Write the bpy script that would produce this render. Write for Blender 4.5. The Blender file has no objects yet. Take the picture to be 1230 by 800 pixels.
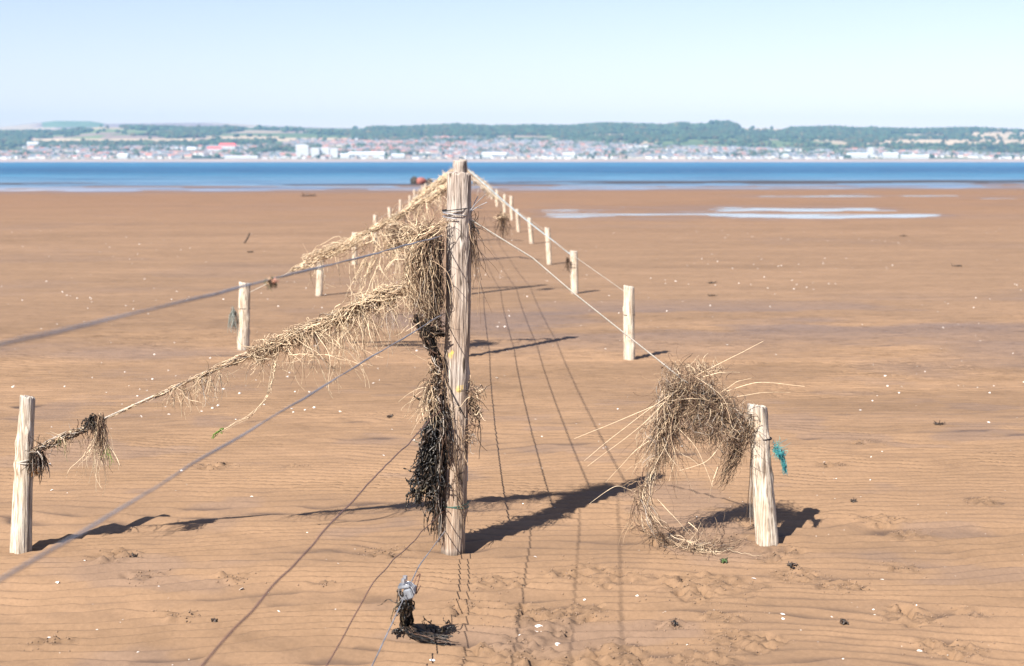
import bpy, bmesh, math, random
import numpy as np
from mathutils import Vector

# ------------------------------------------------------------------ camera, world, sun
scene = bpy.context.scene
C = scene.collection
CAM_H = 1.6
FPX = 1708.3                       # focal length in pixels of the 1230 px wide photograph (50 mm)
YAW = math.atan(62 / FPX)
PITCH = math.atan(206 / FPX)
cam_data = bpy.data.cameras.new('camera')
cam = bpy.data.objects.new('camera', cam_data)
C.objects.link(cam)
cam_data.lens = 50.0
cam_data.sensor_width = 36.0
cam_data.clip_start = 0.05
cam_data.clip_end = 40000
cam.location = (0, 0, CAM_H)
cam.rotation_euler = (math.pi / 2 - PITCH, 0, -YAW)
cam_data.dof.use_dof = True
cam_data.dof.focus_distance = 5.85
cam_data.dof.aperture_fstop = 4.0
cam_data.dof.aperture_blades = 9
scene.camera = cam

SUN_EL = math.radians(42.4)
SUN_AZ = math.atan2(-0.65, -0.88)          # direction towards the sun, as (sin, cos) of an angle from +Y
world = bpy.data.worlds.new('World')
scene.world = world
world.use_nodes = True
wn = world.node_tree.nodes
sky = wn.new('ShaderNodeTexSky')
sky.sky_type = 'NISHITA'
sky.sun_disc = False
sky.sun_elevation = SUN_EL
sky.sun_rotation = SUN_AZ
sky.air_density = 1.0
sky.dust_density = 0.2
sky.ozone_density = 2.4
tint = wn.new('ShaderNodeMix'); tint.data_type = 'RGBA'; tint.blend_type = 'MULTIPLY'    # cooler, less green air
tint.inputs[0].default_value = 1.0; tint.inputs[7].default_value = (1.18, 0.968, 1.0, 1)
world.node_tree.links.new(sky.outputs[0], tint.inputs[6])
world.node_tree.links.new(tint.outputs[2], wn['Background'].inputs[0])
wn['Background'].inputs[1].default_value = 0.069

sun_data = bpy.data.lights.new('sun', 'SUN')
sun_data.energy = 5.0
sun_data.angle = math.radians(0.53)
sun_data.color = (1.0, 0.95, 0.87)
sun = bpy.data.objects.new('sun', sun_data)
C.objects.link(sun)
sdir = Vector((math.sin(SUN_AZ) * math.cos(SUN_EL), math.cos(SUN_AZ) * math.cos(SUN_EL), math.sin(SUN_EL)))
sun.rotation_euler = sdir.to_track_quat('Z', 'Y').to_euler()
sun.location = (-20, -30, 40)

scene.view_settings.view_transform = 'Standard'
scene.view_settings.look = 'None'
scene.view_settings.exposure = 1.15
scene.view_settings.gamma = 1.0
scene.view_settings.use_curve_mapping = False
scene.cycles.max_bounces = 6
scene.cycles.volume_bounces = 0
scene.cycles.transparent_max_bounces = 8

# ------------------------------------------------------------------ helpers
sy_, cy_, sp_, cp_ = math.sin(YAW), math.cos(YAW), math.sin(PITCH), math.cos(PITCH)
F_ = np.array((sy_ * cp_, cy_ * cp_, -sp_)); R_ = np.array((cy_, -sy_, 0.0)); U_ = np.array((sy_ * sp_, cy_ * sp_, cp_))
def ray(px, py): return F_ + (px - 615) / FPX * R_ + (400 - py) / FPX * U_
def G(px, py, z=0.0):
    d = ray(px, py); t = (z - CAM_H) / d[2]; return np.array((d[0] * t, d[1] * t, z))
def A(px, py, Y):
    d = ray(px, py); t = Y / d[1]; return np.array((d[0] * t, Y, CAM_H + d[2] * t))
def proj(x, y, z):
    zz = z - CAM_H
    a = x * F_[0] + y * F_[1] + zz * F_[2]
    return 615 + FPX * (x * R_[0] + y * R_[1]) / a, 400 - FPX * (x * U_[0] + y * U_[1] + zz * U_[2]) / a

rng = np.random.default_rng(7)

def _hash(ix, iy, iz, seed):
    h = (ix * 374761393 + iy * 668265263 + iz * 2147483647 + seed * 1442695041) & 0xFFFFFFFF
    h = ((h ^ (h >> 13)) * 1274126177) & 0xFFFFFFFF
    h = h ^ (h >> 16)
    return (h & 0xFFFFFF) / float(0xFFFFFF)
def vnoise(x, y, z=0.0, seed=0):
    x, y, z = np.broadcast_arrays(np.asarray(x, float), np.asarray(y, float), np.asarray(z, float))
    ix, iy, iz = np.floor(x).astype(np.int64), np.floor(y).astype(np.int64), np.floor(z).astype(np.int64)
    fx, fy, fz = x - ix, y - iy, z - iz
    fx, fy, fz = [t * t * (3 - 2 * t) for t in (fx, fy, fz)]
    r = 0
    for a in (0, 1):
        wx = fx if a else 1 - fx
        for b in (0, 1):
            wy = fy if b else 1 - fy
            for c in (0, 1):
                wz = fz if c else 1 - fz
                r = r + wx * wy * wz * _hash(ix + a, iy + b, iz + c, seed)
    return r * 2 - 1
def fbm(x, y, z=0.0, o=4, seed=0):
    r, a, t = 0, 1.0, 0
    for i in range(o):
        r = r + a * vnoise(np.asarray(x) * 2**i, np.asarray(y) * 2**i, np.asarray(z) * 2**i, seed + i * 17)
        t += a; a *= .5
    return r / t
def sstep(a, b, x):
    t = np.clip((x - a) / (b - a), 0, 1); return t * t * (3 - 2 * t)

def tag(o, label=None, cat=None, group=None, kind=None):
    for k, v in (('label', label), ('category', cat), ('group', group), ('kind', kind)):
        if v: o[k] = v
    return o
def link(name, me, parent=None, loc=None):
    o = bpy.data.objects.new(name, me); C.objects.link(o)
    if parent: o.parent = parent
    if loc is not None: o.location = loc
    return o
def make_mesh(name, verts, faces, mats, smooth=True, cols=None, mat_idx=None):
    """faces: (n,k) integer array, or list of such arrays"""
    me = bpy.data.meshes.new(name)
    verts = np.asarray(verts, np.float32).reshape(-1, 3)
    if not isinstance(faces, (list, tuple)): faces = [faces]
    faces = [np.asarray(f, np.int32) for f in faces if len(f)]
    loops = np.concatenate([f.ravel() for f in faces])
    tot = np.concatenate([np.full(len(f), f.shape[1], np.int32) for f in faces])
    st = np.concatenate([[0], np.cumsum(tot)[:-1]]).astype(np.int32)
    me.vertices.add(len(verts)); me.vertices.foreach_set('co', verts.ravel())
    me.loops.add(len(loops)); me.loops.foreach_set('vertex_index', loops)
    me.polygons.add(len(tot)); me.polygons.foreach_set('loop_start', st); me.polygons.foreach_set('loop_total', tot)
    me.polygons.foreach_set('use_smooth', np.full(len(tot), bool(smooth)))
    if mat_idx is not None: me.polygons.foreach_set('material_index', np.asarray(mat_idx, np.int32))
    for m in (mats if isinstance(mats, (list, tuple)) else [mats]): me.materials.append(m)
    if cols is not None:
        at = me.color_attributes.new('col', 'FLOAT_COLOR', 'POINT')
        c4 = np.ones((len(verts), 4), np.float32); c4[:, :3] = cols
        at.data.foreach_set('color', c4.ravel())
    me.update(calc_edges=True); me.validate()
    return me

class Nd:
    """small material node helper"""
    def __init__(s, name, rough=0.8, spec=0.3):
        s.m = bpy.data.materials.new(name); s.m.use_nodes = True
        s.t = s.m.node_tree; s.b = s.t.nodes['Principled BSDF']
        s.b.inputs['Roughness'].default_value = rough
        s.b.inputs['Specular IOR Level'].default_value = spec
    def n(s, typ, **kw):
        x = s.t.nodes.new('ShaderNode' + typ)
        for k, v in kw.items():
            if k.startswith('i_'):
                key = k[2:]; key = int(key) if key.isdigit() else key
                x.inputs[key].default_value = v
            else: setattr(x, k, v)
        return x
    def l(s, a, b): s.t.links.new(a, b)
    def base(s): return s.b.inputs['Base Color']
    def coord(s, scale=(1, 1, 1), out='Object'):
        tc = s.n('TexCoord'); mp = s.n('Mapping'); mp.inputs['Scale'].default_value = scale
        s.l(tc.outputs[out], mp.inputs['Vector']); return mp.outputs[0]
    def noise(s, vec, scale=5, detail=4, rough=.55):
        x = s.n('TexNoise', i_Scale=scale, i_Detail=detail, i_Roughness=rough); s.l(vec, x.inputs['Vector']); return x.outputs['Fac']
    def ramp(s, fac, stops):
        r = s.n('ValToRGB'); e = r.color_ramp.elements
        while len(e) < len(stops): e.new(0.5)
        for el, (p, c) in zip(e, stops):
            el.position = p; el.color = (*c, 1) if len(c) == 3 else c
        s.l(fac, r.inputs[0]); return r.outputs[0]
    def mix(s, fac, a, b, blend='MIX'):
        x = s.n('Mix', data_type='RGBA', blend_type=blend)
        for v, i in ((fac, 0), (a, 6), (b, 7)):
            if isinstance(v, (int, float)): x.inputs[i].default_value = v
            elif isinstance(v, tuple): x.inputs[i].default_value = (*v, 1)
            else: s.l(v, x.inputs[i])
        return x.outputs[2]
    def attr(s, name='col'):
        return s.n('Attribute', attribute_name=name).outputs['Color']
    def bump(s, h, strength=.3, dist=.01):
        b = s.n('Bump', i_Strength=strength, i_Distance=dist); s.l(h, b.inputs['Height']); s.l(b.outputs[0], s.b.inputs['Normal'])

# ------------------------------------------------------------------ materials
def mat_sand():
    k = Nd('sand', .82, .25)
    a = k.attr('col')
    v = k.coord((1, 1, 1))
    fine = k.noise(v, 900, 3, .7)
    mid = k.noise(v, 60, 4, .6)
    g = k.ramp(fine, [(.28, (.66, .64, .62)), (.5, (1, 1, 1)), (.74, (1.3, 1.27, 1.22))])
    c = k.mix(1.0, a, g, 'MULTIPLY')
    fl = k.noise(k.coord((5.5, 20, 1)), 1.0, 7, .78)
    gy = k.n('NewGeometry'); sy = k.n('SeparateXYZ'); k.l(gy.outputs['Position'], sy.inputs[0]); fy = k.n('MapRange', i_1=6.5, i_2=13.0, i_3=.12, i_4=1.0); k.l(sy.outputs[1], fy.inputs[0])
    c = k.mix(fy.outputs[0], c, k.ramp(fl, [(.36, (.60, .58, .58)), (.46, (.95, .95, .95)), (.64, (1.12, 1.12, 1.12))]), 'MULTIPLY')  # stretched flecks: ripple shading painted into the farther sand
    g2 = k.ramp(mid, [(.3, (.90, .90, .90)), (.7, (1.08, 1.08, 1.08))])
    c = k.mix(1.0, c, g2, 'MULTIPLY')
    k.l(c, k.base())
    wet = k.n('Attribute', attribute_name='wet').outputs['Fac']
    mr = k.n('MapRange'); k.l(wet, mr.inputs[0]); mr.inputs[3].default_value = .88; mr.inputs[4].default_value = .42
    k.l(mr.outputs[0], k.b.inputs['Roughness'])
    k.bump(k.mix(.4, k.mix(.5, fine, mid), fl), .5, .008)
    return k.m
def mat_wood(name, lo, mid, hi, dark=(.07, .05, .035), stain=0.0):
    k = Nd(name, .85, .2)
    v = k.coord((1, 1, .045)); grain = k.noise(v, 130, 6, .65)
    v2 = k.coord((1, 1, .25)); blot = k.noise(v2, 14, 4, .6)
    c = k.ramp(grain, [(.36, lo), (.48, mid), (.60, hi)])
    c = k.mix(k.ramp(blot, [(.35, (0, 0, 0)), (.7, (.55, .55, .55))]), c, hi)
    a = k.attr('col')                         # cracks (r), grey weathering (g), lichen (b)
    sep = k.n('SeparateColor'); k.l(a, sep.inputs[0])
    c = k.mix(sep.outputs[1], c, k.ramp(grain, [(.36, (.10, .085, .075)), (.50, (.38, .33, .29)), (.62, (.52, .47, .42))]))
    c = k.mix(sep.outputs[0], c, dark)
    c = k.mix(sep.outputs[2], c, (.75, .50, .06))
    k.l(c, k.base())
    k.bump(grain, .8, .006)
    return k.m
def mat_strand(name, rough=.75, spec=.25):
    k = Nd(name, rough, spec); v = k.coord()
    n = k.noise(v, 60, 2)
    c = k.mix(1.0, k.attr('col'), k.ramp(n, [(.3, (.75, .75, .75)), (.7, (1.2, 1.2, 1.2))]), 'MULTIPLY')
    k.l(c, k.base()); return k.m
def mat_plain(name, col, rough=.7, spec=.3, metal=0, var=.15, scale=20):
    k = Nd(name, rough, spec); v = k.coord(); n = k.noise(v, scale, 3)
    lo = tuple(x * (1 - var) for x in col); hi = tuple(x * (1 + var) for x in col)
    k.l(k.ramp(n, [(.3, lo), (.7, hi)]), k.base()); k.b.inputs['Metallic'].default_value = metal
    return k.m
def mat_wire(name, col, rust, metal=.6):
    k = Nd(name, .45, .5); v = k.coord(); n = k.noise(v, 25, 4)
    k.l(k.ramp(n, [(.42, col), (.7, rust)]), k.base()); k.b.inputs['Metallic'].default_value = metal
    return k.m

M_SAND = mat_sand()
M_POST = mat_wood('weathered_post_wood', (.09, .05, .033), (.235, .155, .105), (.42, .33, .25))
M_STAKE = mat_wood('bleached_stake_wood', (.15, .085, .05), (.43, .33, .23), (.64, .56, .45))
M_STRAW = mat_strand('dried_straw')
M_WEED = mat_strand('dark_bladderwrack', .42, .5)
M_GALV = mat_wire('galvanised_wire', (.42, .42, .44), (.25, .22, .2))
M_GREYCABLE = mat_wire('grey_cable', (.27, .27, .29), (.20, .19, .2), .25)
M_RUST = mat_wire('rusty_wire', (.17, .08, .055), (.10, .05, .035), .2)
M_TWINE = mat_plain('light_rope', (.40, .36, .31), .8)
M_GREENCORD = mat_plain('dark_green_cord', (.05, .10, .08), .7)
M_BLACK = mat_plain('black_cord', (.02, .02, .022), .6)
M_TEAL = mat_strand('teal_rope', .6, .4)
M_BLUEROPE = mat_plain('pale_blue_rope', (.40, .55, .62), .7)
M_SHELL = mat_plain('shell', (.82, .76, .70), .45, .5, var=.12, scale=200)
M_CLAMP = mat_wire('clamp_metal', (.34, .36, .39), (.12, .12, .13), .5)

# ------------------------------------------------------------------ sand (one sheet: beach and sea bed)
RP = {}
def sand_height(X, Y, full=True):
    """ripple relief of the beach, in metres (wavelength about 9 cm)"""
    w1 = fbm(X * .35, Y * .9, 0, 3, 11) * .30
    w2 = fbm(X * 1.6, Y * 2.4, 0, 3, 12) * .115
    w3 = fbm(X * 4.5, Y * 5, 0, 2, 19) * .032
    ph = (Y + w1 + w2 + w3 + .02 * X) / .090
    fr = ph - np.floor(ph); ka = .74 + .05 * fbm(X * 2, Y * 2, 0, 2, 17)   # gentle face towards the land, steep face seaward
    s = np.where(fr < ka, fr / ka, (1 - fr) / (1 - ka)); s = s * .75 + .25 * s * s * (3 - 2 * s)
    zone = fbm(X * .8, Y * 1.2, 0, 3, 13)
    amp = .0215 * (0.6 + .8 * np.clip(.5 + zone * 1.3, 0, 1))
    flat = sstep(.14, .42, fbm(X * .45 + 9, Y * .9, 0, 3, 14))
    flat2 = sstep(.22, .4, fbm(X * 3.1, Y * 4.5, 0, 3, 15))
    amp = amp * (1 - .55 * flat) * (1 - .5 * flat2)
    fade = 1 - sstep(11, 17, Y)
    h = amp * (s - .6) * fade
    trough = np.where(fr > ka, 1 - sstep(.35, .85, s), (1 - sstep(.02, .40, s)) * .85) * fade * np.clip(amp / .018, 0, 1)  # dark mask: wet trough bottoms and the painted shade of steep faces
    h = h + .012 * fbm(X * .3, Y * .35, 0, 3, 18)
    h = h + .0016 * fbm(X * 12, Y * 22, 0, 3, 16) * (1 - sstep(9, 14, Y))
    return h, trough, flat
disturbed = [(590,700,.16),(650,742,.22),(625,785,.20),(715,690,.22),(850,705,.25),(808,752,.07),(870,742,.10),(870,650,.12),(880,770,.16),
             (1085,682,.12),(1100,740,.14),(1010,705,.12),(1060,625,.14),(1180,602,.10),(1085,640,.12),(930,665,.12),(960,690,.13),(280,695,.10),
             (140,668,.12),(175,692,.10),(460,662,.12),(255,560,.12),(350,560,.08),(745,785,.16),(840,790,.16),(1150,780,.14),(700,735,.13),(560,730,.10),
             (820,650,.22),(1000,560,.1),(1040,530,.1),(1175,740,.1),(390,700,.07),(60,770,.1),(215,740,.08)]
DIS = [(G(a, b)[0], G(a, b)[1], r) for a, b, r in disturbed]
def sand_full(X, Y):
    h, tr, flat = sand_height(X, Y)
    cov = np.zeros_like(h)
    near = (Y > 3.5) & (Y < 12)
    for (cx, cy, r) in DIS:
        d = np.sqrt((X - cx) ** 2 + ((Y - cy) / 1.0) ** 2) / r
        d = d + .5 * fbm(X * 9, Y * 9, 0, 2, 33)
        cov = np.maximum(cov, 1 - sstep(.45, 1.0, d))
    Xn, Yn = X[near], Y[near]
    cl = fbm(Xn * 34, Yn * 34, 0, 3, 40)
    pits = np.zeros_like(h); b = np.zeros_like(h)
    b[near] = np.clip(cl, -.2, 1) * .027 + .007 * fbm(Xn * 90, Yn * 90, 0, 2, 41) - sstep(.28, .5, fbm(Xn * 22, Yn * 22, 0, 2, 44)) * .028
    h = h * (1 - .45 * cov) + b * cov
    # scour round the three nearest posts
    for (cx, cy, r) in ((-.026, 5.762, .13), (-1.82, 5.828, .10), (1.305, 5.845, .10)):
        d = np.sqrt((X - cx) ** 2 + (Y - cy) ** 2)
        h = h - .010 * np.exp(-(d / r) ** 2) + .006 * np.exp(-((d - r * 1.5) / (r * .5)) ** 2)
    return h, tr * (1 - .8 * cov), flat, cov

POOL = -.022
def pan(X, Y):
    w = np.exp(-((Y - 45 - .06 * X) / 7.5) ** 2) * sstep(.5, 3.5, X) * (1 - sstep(12, 19, X)) + .9 * np.exp(-((Y - 66) / 6) ** 2) * sstep(8, 16, X)
    return (-.020 + .026 * fbm(X * .16, Y * .55, 0, 4, 53) + .014 * fbm(X * .7, Y * 1.6, 0, 3, 54)) * np.clip(w, 0, 1)
def base_z(X, Y):
    """broad shape: flat beach, then under the sea, with a low bar"""
    sh = 84 + .18 * X + 3.0 * fbm(X * .02, 3, 0, 3, 51)           # the shoreline
    sh = np.clip(sh, 60, 130)
    z = -.05 * sstep(-14, 0, Y - sh) - 1.4 * sstep(0, 500, Y - sh)
    bar = np.exp(-((Y - sh - 24) / 10.0) ** 2)
    z = z + bar * (.050 + .16 * fbm(X * .05, Y * .12, 0, 4, 52))
    # shallow pans that hold the pools on the right
    z = z + pan(X, Y)
    return z, sh, bar
def build_sand():
    rows = [2.8]
    while rows[-1] < 17: rows.append(rows[-1] + (.02 if rows[-1] < 3.9 else .0068 * (rows[-1] / 5) ** 1.35))
    while rows[-1] < 170: rows.append(rows[-1] + .055 * (rows[-1] / 17) ** 1.5)
    while rows[-1] < 4600: rows.append(rows[-1] * 1.08)
    back = [-60, -30, -15, -8, -4, -2, -1, 0, .6, 1.1, 1.5, 1.8, 2.05, 2.25, 2.4, 2.5, 2.6, 2.7]
    rows = np.array(back + rows)
    c = np.linspace(-1, 1, 470)
    ext = np.array([1.08, 1.2, 1.4, 1.8, 2.6, 4, 7, 14, 40])
    c = np.concatenate([-ext[::-1], c, ext])
    Yg, Cg = np.meshgrid(rows, c, indexing='ij')
    Xg = Cg * (1.1 + .46 * np.maximum(Yg, 2.5))
    X, Y = Xg.ravel(), Yg.ravel()
    h, tr, flat, cov = sand_full(X, Y)
    bz, sh, bar = base_z(X, Y)
    z = h + bz
    # colours: warm brown sand, wet sediment and painted ripple shade in the troughs, greyer damp patches
    dry = np.array((.240, .149, .087)); mud_shade = np.array((.070, .047, .037)); damp = np.array((.150, .112, .096)); red = np.array((.220, .124, .070))
    v = fbm(X * .22, Y * .5, 0, 4, 61)
    col = dry[None] * (1 + .10 * v[:, None])
    rr = sstep(18, 60, Y)[:, None] * .8
    col = col * (1 - rr) + red[None] * rr
    st = fbm(X * .25, Y * 2.2, 0, 4, 62)                       # long thin bands of tone across the beach
    col = col * (1 + .15 * st[:, None])
    lm = fbm(X * 1.3, Y * 3.2, 0, 4, 66)
    col = col * (1 + .12 * lm[:, None]) * (1 + .16 * (fbm(X * 3, Y * 14, 0, 3, 67) * sstep(5, 9, Y) * (1 - sstep(30, 50, Y)))[:, None])
    dm = sstep(.10, .40, fbm(X * .28 + 4, Y * .42, 0, 4, 63)) * (.25 + .75 * np.exp(-((Y - 13.5) / 4.0) ** 2))
    dm = np.maximum(dm, .55 * sstep(.18, .42, fbm(X * 1.9, Y * 3.2, 0, 3, 64)) * (1 - sstep(9, 12, Y)))
    dm = np.maximum(dm, sstep(-.05, .25, fbm(X * .5, Y * .9, 0, 4, 68)) * np.exp(-((Y - 14.2) / 1.9) ** 2) * sstep(-2, 1, X) * (1 - sstep(5, 7, X)) * 1.3)
    dm = dm[:, None] * .46
    col = col * (1 - dm) + damp[None] * np.array((.97, .99, 1.06))[None] * dm
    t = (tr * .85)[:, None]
    col = col * (1 - t) + mud_shade[None] * t
    col = col * (1 - .10 * cov[:, None]); col = col * (1 + .10 * (cov * fbm(X * 20, Y * 20, 0, 2, 65))[:, None])
    wetb = sstep(-16, -2, Y - sh)[:, None]
    wetb = np.maximum(wetb, ((1 - sstep(POOL + .001, POOL + .014, z)) * (Y > 33) * (Y < 78) * (X > 0))[:, None] * .9)
    col = col * (1 - wetb * .35) + np.array((.15, .108, .09))[None] * wetb * .35
    bb = (sstep(.2, .7, bar))[:, None]
    col = col * (1 - bb) + np.array((.055, .048, .045))[None] * bb
    wet = np.clip(tr * .5 + dm[:, 0] + wetb[:, 0] * .8, 0, 1)
    nr, nc = Xg.shape
    idx = np.arange(nr * nc).reshape(nr, nc)
    q = np.stack([idx[:-1, :-1], idx[:-1, 1:], idx[1:, 1:], idx[1:, :-1]], -1).reshape(-1, 4)
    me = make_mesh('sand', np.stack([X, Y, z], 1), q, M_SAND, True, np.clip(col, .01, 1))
    at = me.attributes.new('wet', 'FLOAT', 'POINT'); at.data.foreach_set('value', wet.astype(np.float32))
    o = link('sand', me); tag(o, 'rippled brown tidal sand flat reaching to the water', kind='structure')
build_sand()
def zs(x, y):
    X, Y = np.atleast_1d(np.asarray(x, float)), np.atleast_1d(np.asarray(y, float))
    r = sand_full(X, Y)[0] + base_z(X, Y)[0]
    return r if r.size > 1 else float(r[0])

# ------------------------------------------------------------------ sea
def mat_sea():
    k = Nd('sea_water', .35, .16)
    geo = k.n('NewGeometry'); sep = k.n('SeparateXYZ'); k.l(geo.outputs['Position'], sep.inputs[0])
    v = k.coord((.010, .035, 1)); big = k.noise(v, 1.0, 5, .6)
    # depth tones with sky reflection painted in: pale shallows, deeper blue channel
    mr = k.n('MapRange', i_1=80.0, i_2=700.0); k.l(sep.outputs[1], mr.inputs[0])
    add = k.n('Math', operation='MULTIPLY_ADD'); k.l(big, add.inputs[0]); add.inputs[1].default_value = .12
    k.l(mr.outputs[0], add.inputs[2])
    c = k.ramp(add.outputs[0], [(.06, (.20, .22, .28)), (.10, (.10, .18, .27)), (.20, (.040, .155, .26)), (.31, (.006, .075, .165)), (.55, (.008, .085, .19)), (.85, (.02, .13, .24))])
    k.l(c, k.base())
    v2 = k.coord((.5, 1.6, 1)); w = k.noise(v2, 1.0, 5, .65)
    v3 = k.coord((.05, .22, 1)); w3 = k.noise(v3, 1.0, 5, .7); c = k.mix(1.0, c, k.ramp(w3, [(.36, (.50, .56, .64)), (.5, (1, 1, 1)), (.62, (1.6, 1.5, 1.35))]), 'MULTIPLY'); k.l(c, k.base())  # wave sparkle and dim streaks painted into the water colour
    k.bump(w, .8, .25)
    return k.m
def build_sea():
    ys = [70.0]
    while ys[-1] < 4600: ys.append(ys[-1] * 1.05)
    ys = np.array(ys); c = np.linspace(-1, 1, 61)
    Yg, Cg = np.meshgrid(ys, c, indexing='ij'); Xg = Cg * (40 + 1.1 * Yg)
    idx = np.arange(Xg.size).reshape(Xg.shape)
    q = np.stack([idx[:-1, :-1], idx[:-1, 1:], idx[1:, 1:], idx[1:, :-1]], -1).reshape(-1, 4)
    Z = np.full(Xg.size, -.047)
    me = make_mesh('sea', np.stack([Xg.ravel(), Yg.ravel(), Z], 1), q, mat_sea(), True)
    tag(link('sea', me), 'calm blue water of the wide firth beyond the beach', kind='structure')
build_sea()
def build_pools():
    k = Nd('pool_water', .08, .5); k.b.inputs['Base Color'].default_value = (.22, .22, .26, 1)
    v = k.coord((1, 3, 1)); k.bump(k.noise(v, 2, 3), .12, .02)
    # one level sheet of standing water: it shows only where the sand dips below it
    ys = np.linspace(32, 76, 12); V, Q = [], []
    for y in ys:
        for x in np.linspace(-1, 30, 12): V.append((x, y, POOL))
    for i in range(11):
        for j in range(11): Q.append((i * 12 + j, i * 12 + j + 1, i * 12 + j + 13, i * 12 + j + 12))
    tag(link('tide_pools', make_mesh('tide_pools', V, np.array(Q), k.m, True)), 'thin pale pools of sea water left on the sand at right', kind='structure')
build_pools()

# ------------------------------------------------------------------ far shore: hills, woods, town
PX = [-900, -300, 0, 40, 70, 110, 130, 200, 260, 330, 400, 700, 860, 900, 1000, 1230, 1600, 2200]
BACK = [158, 157, 154.5, 150, 147, 147.5, 150.5, 149.5, 149, 153, 155, 158, 158, 155, 156, 157, 158, 158]
PXM = [-900, 0, 60, 120, 200, 300, 400, 470, 520, 545, 590, 640, 680, 720, 760, 800, 820, 875, 892, 950, 1000, 1100, 1150, 1180, 1230, 1500, 2200]
MID = [160, 161, 160, 153.5, 155.5, 154.5, 155, 156, 154, 152.5, 154.5, 153.5, 154.5, 151, 152, 153, 149, 149, 154.5, 156, 155, 158, 156.5, 156, 158.5, 158, 160]
SH_Y = 4230.0
def land_z(X, Y):
    px, _ = proj(X, Y, 50.0)
    zm = (194.4 - np.interp(px, PXM, MID)) / FPX * 6200
    zb = (194.4 - np.interp(px, PX, BACK)) / FPX * 9000
    s = np.clip((Y - SH_Y) / (6200 - SH_Y), 0, 1)
    front = 9 + (zm - 9) * s ** .95
    front = front + 7 * fbm(X / 420, Y / 420, 0, 3, 81) * sstep(0, .25, s) * (1 - sstep(.85, 1, s))
    beach = 9 * np.clip((Y - 4130) / 100, -.4, 1)
    z = np.where(Y < SH_Y, beach, front)
    d1 = sstep(6200, 7000, Y); z2 = zm * (1 - .12 * d1)
    z = np.where(Y > 6200, z2 + (zb - z2) * sstep(7000, 9000, Y), z)
    return z
tanf = lambda px, py: ((px > 38) & (px < 236) & (py > 166.5) & (py < 172)) | ((px > 254) & (px < 420) & (py > 165.5) & (py < 169.5))
def cover(X, Y, z):
    """land cover per point: returns colour (n,3) and wood mask"""
    px, py = proj(X, Y, z)
    n1 = fbm(X / 260, Y / 260, 0, 4, 90); n2 = fbm(X / 90, Y / 90, 0, 3, 91)
    # patchwork of fields: jittered cells
    cx = np.floor(X / 330 + .25 * vnoise(X / 300, Y / 300, 0, 92)); cyy = np.floor(Y / 260 + .25 * vnoise(X / 300, Y / 300, 0, 93))
    hsh = _hash(cx.astype(np.int64), cyy.astype(np.int64), np.zeros_like(cx, np.int64), 5)
    pal = np.array([(.40, .31, .20), (.13, .17, .07), (.16, .20, .08), (.28, .20, .16), (.10, .14, .06), (.33, .25, .18)])
    col = pal[np.clip((hsh * 6).astype(int), 0, 5)]
    wood = (n1 > .16) & (Y < 7200)
    ridge = (Y > 5700) & (Y < 6500)
    wood = wood | (ridge & (px > 440) & (px < 888) & (n1 > -.22)) | (ridge & (px > 900) & (n1 > .0)) | (ridge & (px > 120) & (px < 440) & (n1 > .12))
    wood = wood | ((py > 158) & (py < 171) & (px > 420) & (n1 > -.25))
    wood = wood | ((px < 36) & (py > 160) & (py < 172) & (Y < 6500))
    far = Y > 7000
    heather = np.array((.27, .20, .19)); pale = np.array((.42, .33, .24)); green = np.array((.13, .19, .10))
    cfar = np.where((n1 > .1)[:, None], pale[None], heather[None])
    cfar = np.where(((px > 50) & (px < 125) & (py < 153))[:, None], green[None], cfar)
    cfar = np.where(((px < 60) & (py > 153))[:, None], pale[None], cfar)
    col = np.where(far[:, None], cfar, col)
    t = tanf(px, py) & (Y < 6600)
    t = t | ((px > 886) & (px < 950) & (py > 154) & (py < 159.5)) | ((px > 1165) & (py > 158.5) & (py < 167)) | ((px > 1060) & (py > 167.5) & (py < 175) & (n2 > -.35) & (Y > 4600))
    t = t | ((px > 715) & (px < 750) & (py > 161) & (py < 164.5)) | ((px > 1090) & (px < 1135) & (py > 161) & (py < 164.5))
    col = np.where(t[:, None], np.array((.50, .38, .25))[None], col); wood = wood & ~t
    wood = wood | ((py > 172) & (py < 176.5) & (px > 40) & (px < 235))
    town = (Y > SH_Y) & (Y < 5600) & (py > 176)
    col = np.where((town & ~t)[:, None], np.array((.12, .14, .08))[None], col)
    col = np.where((wood)[:, None], np.array((.035, .055, .035))[None], col)
    bch = (Y < SH_Y + 8)
    col = np.where(bch[:, None], np.array((.36, .28, .24))[None], col)
    col = col * (1 + .15 * n2[:, None])
    global FIELD
    FIELD = t
    return col, wood & ~town, px, py
def build_land():
    ys = np.concatenate([np.arange(4100, 4260, 10), np.arange(4260, 7000, 13), np.arange(7000, 9700, 30)]).astype(float)
    c = np.linspace(-1, 1, 620)
    Yg, Cg = np.meshgrid(ys, c, indexing='ij'); Xg = Cg * Yg * .52
    X, Y = Xg.ravel(), Yg.ravel(); z = land_z(X, Y)
    z = np.where(Y > 9300, z - (Y - 9300) * .5, z)
    col, wood, px, py = cover(X, Y, z)
    idx = np.arange(X.size).reshape(Xg.shape)
    q = np.stack([idx[:-1, :-1], idx[:-1, 1:], idx[1:, 1:], idx[1:, :-1]], -1).reshape(-1, 4)
    k = Nd('hill_fields', .95, .1); k.l(k.attr('col'), k.base())
    me = make_mesh('hills', np.stack([X, Y, z], 1), q, k.m, True, np.clip(col, .01, 1))
    tag(link('hills', me), 'low hills with fields and woods across the water', kind='structure')
build_land()

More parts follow.
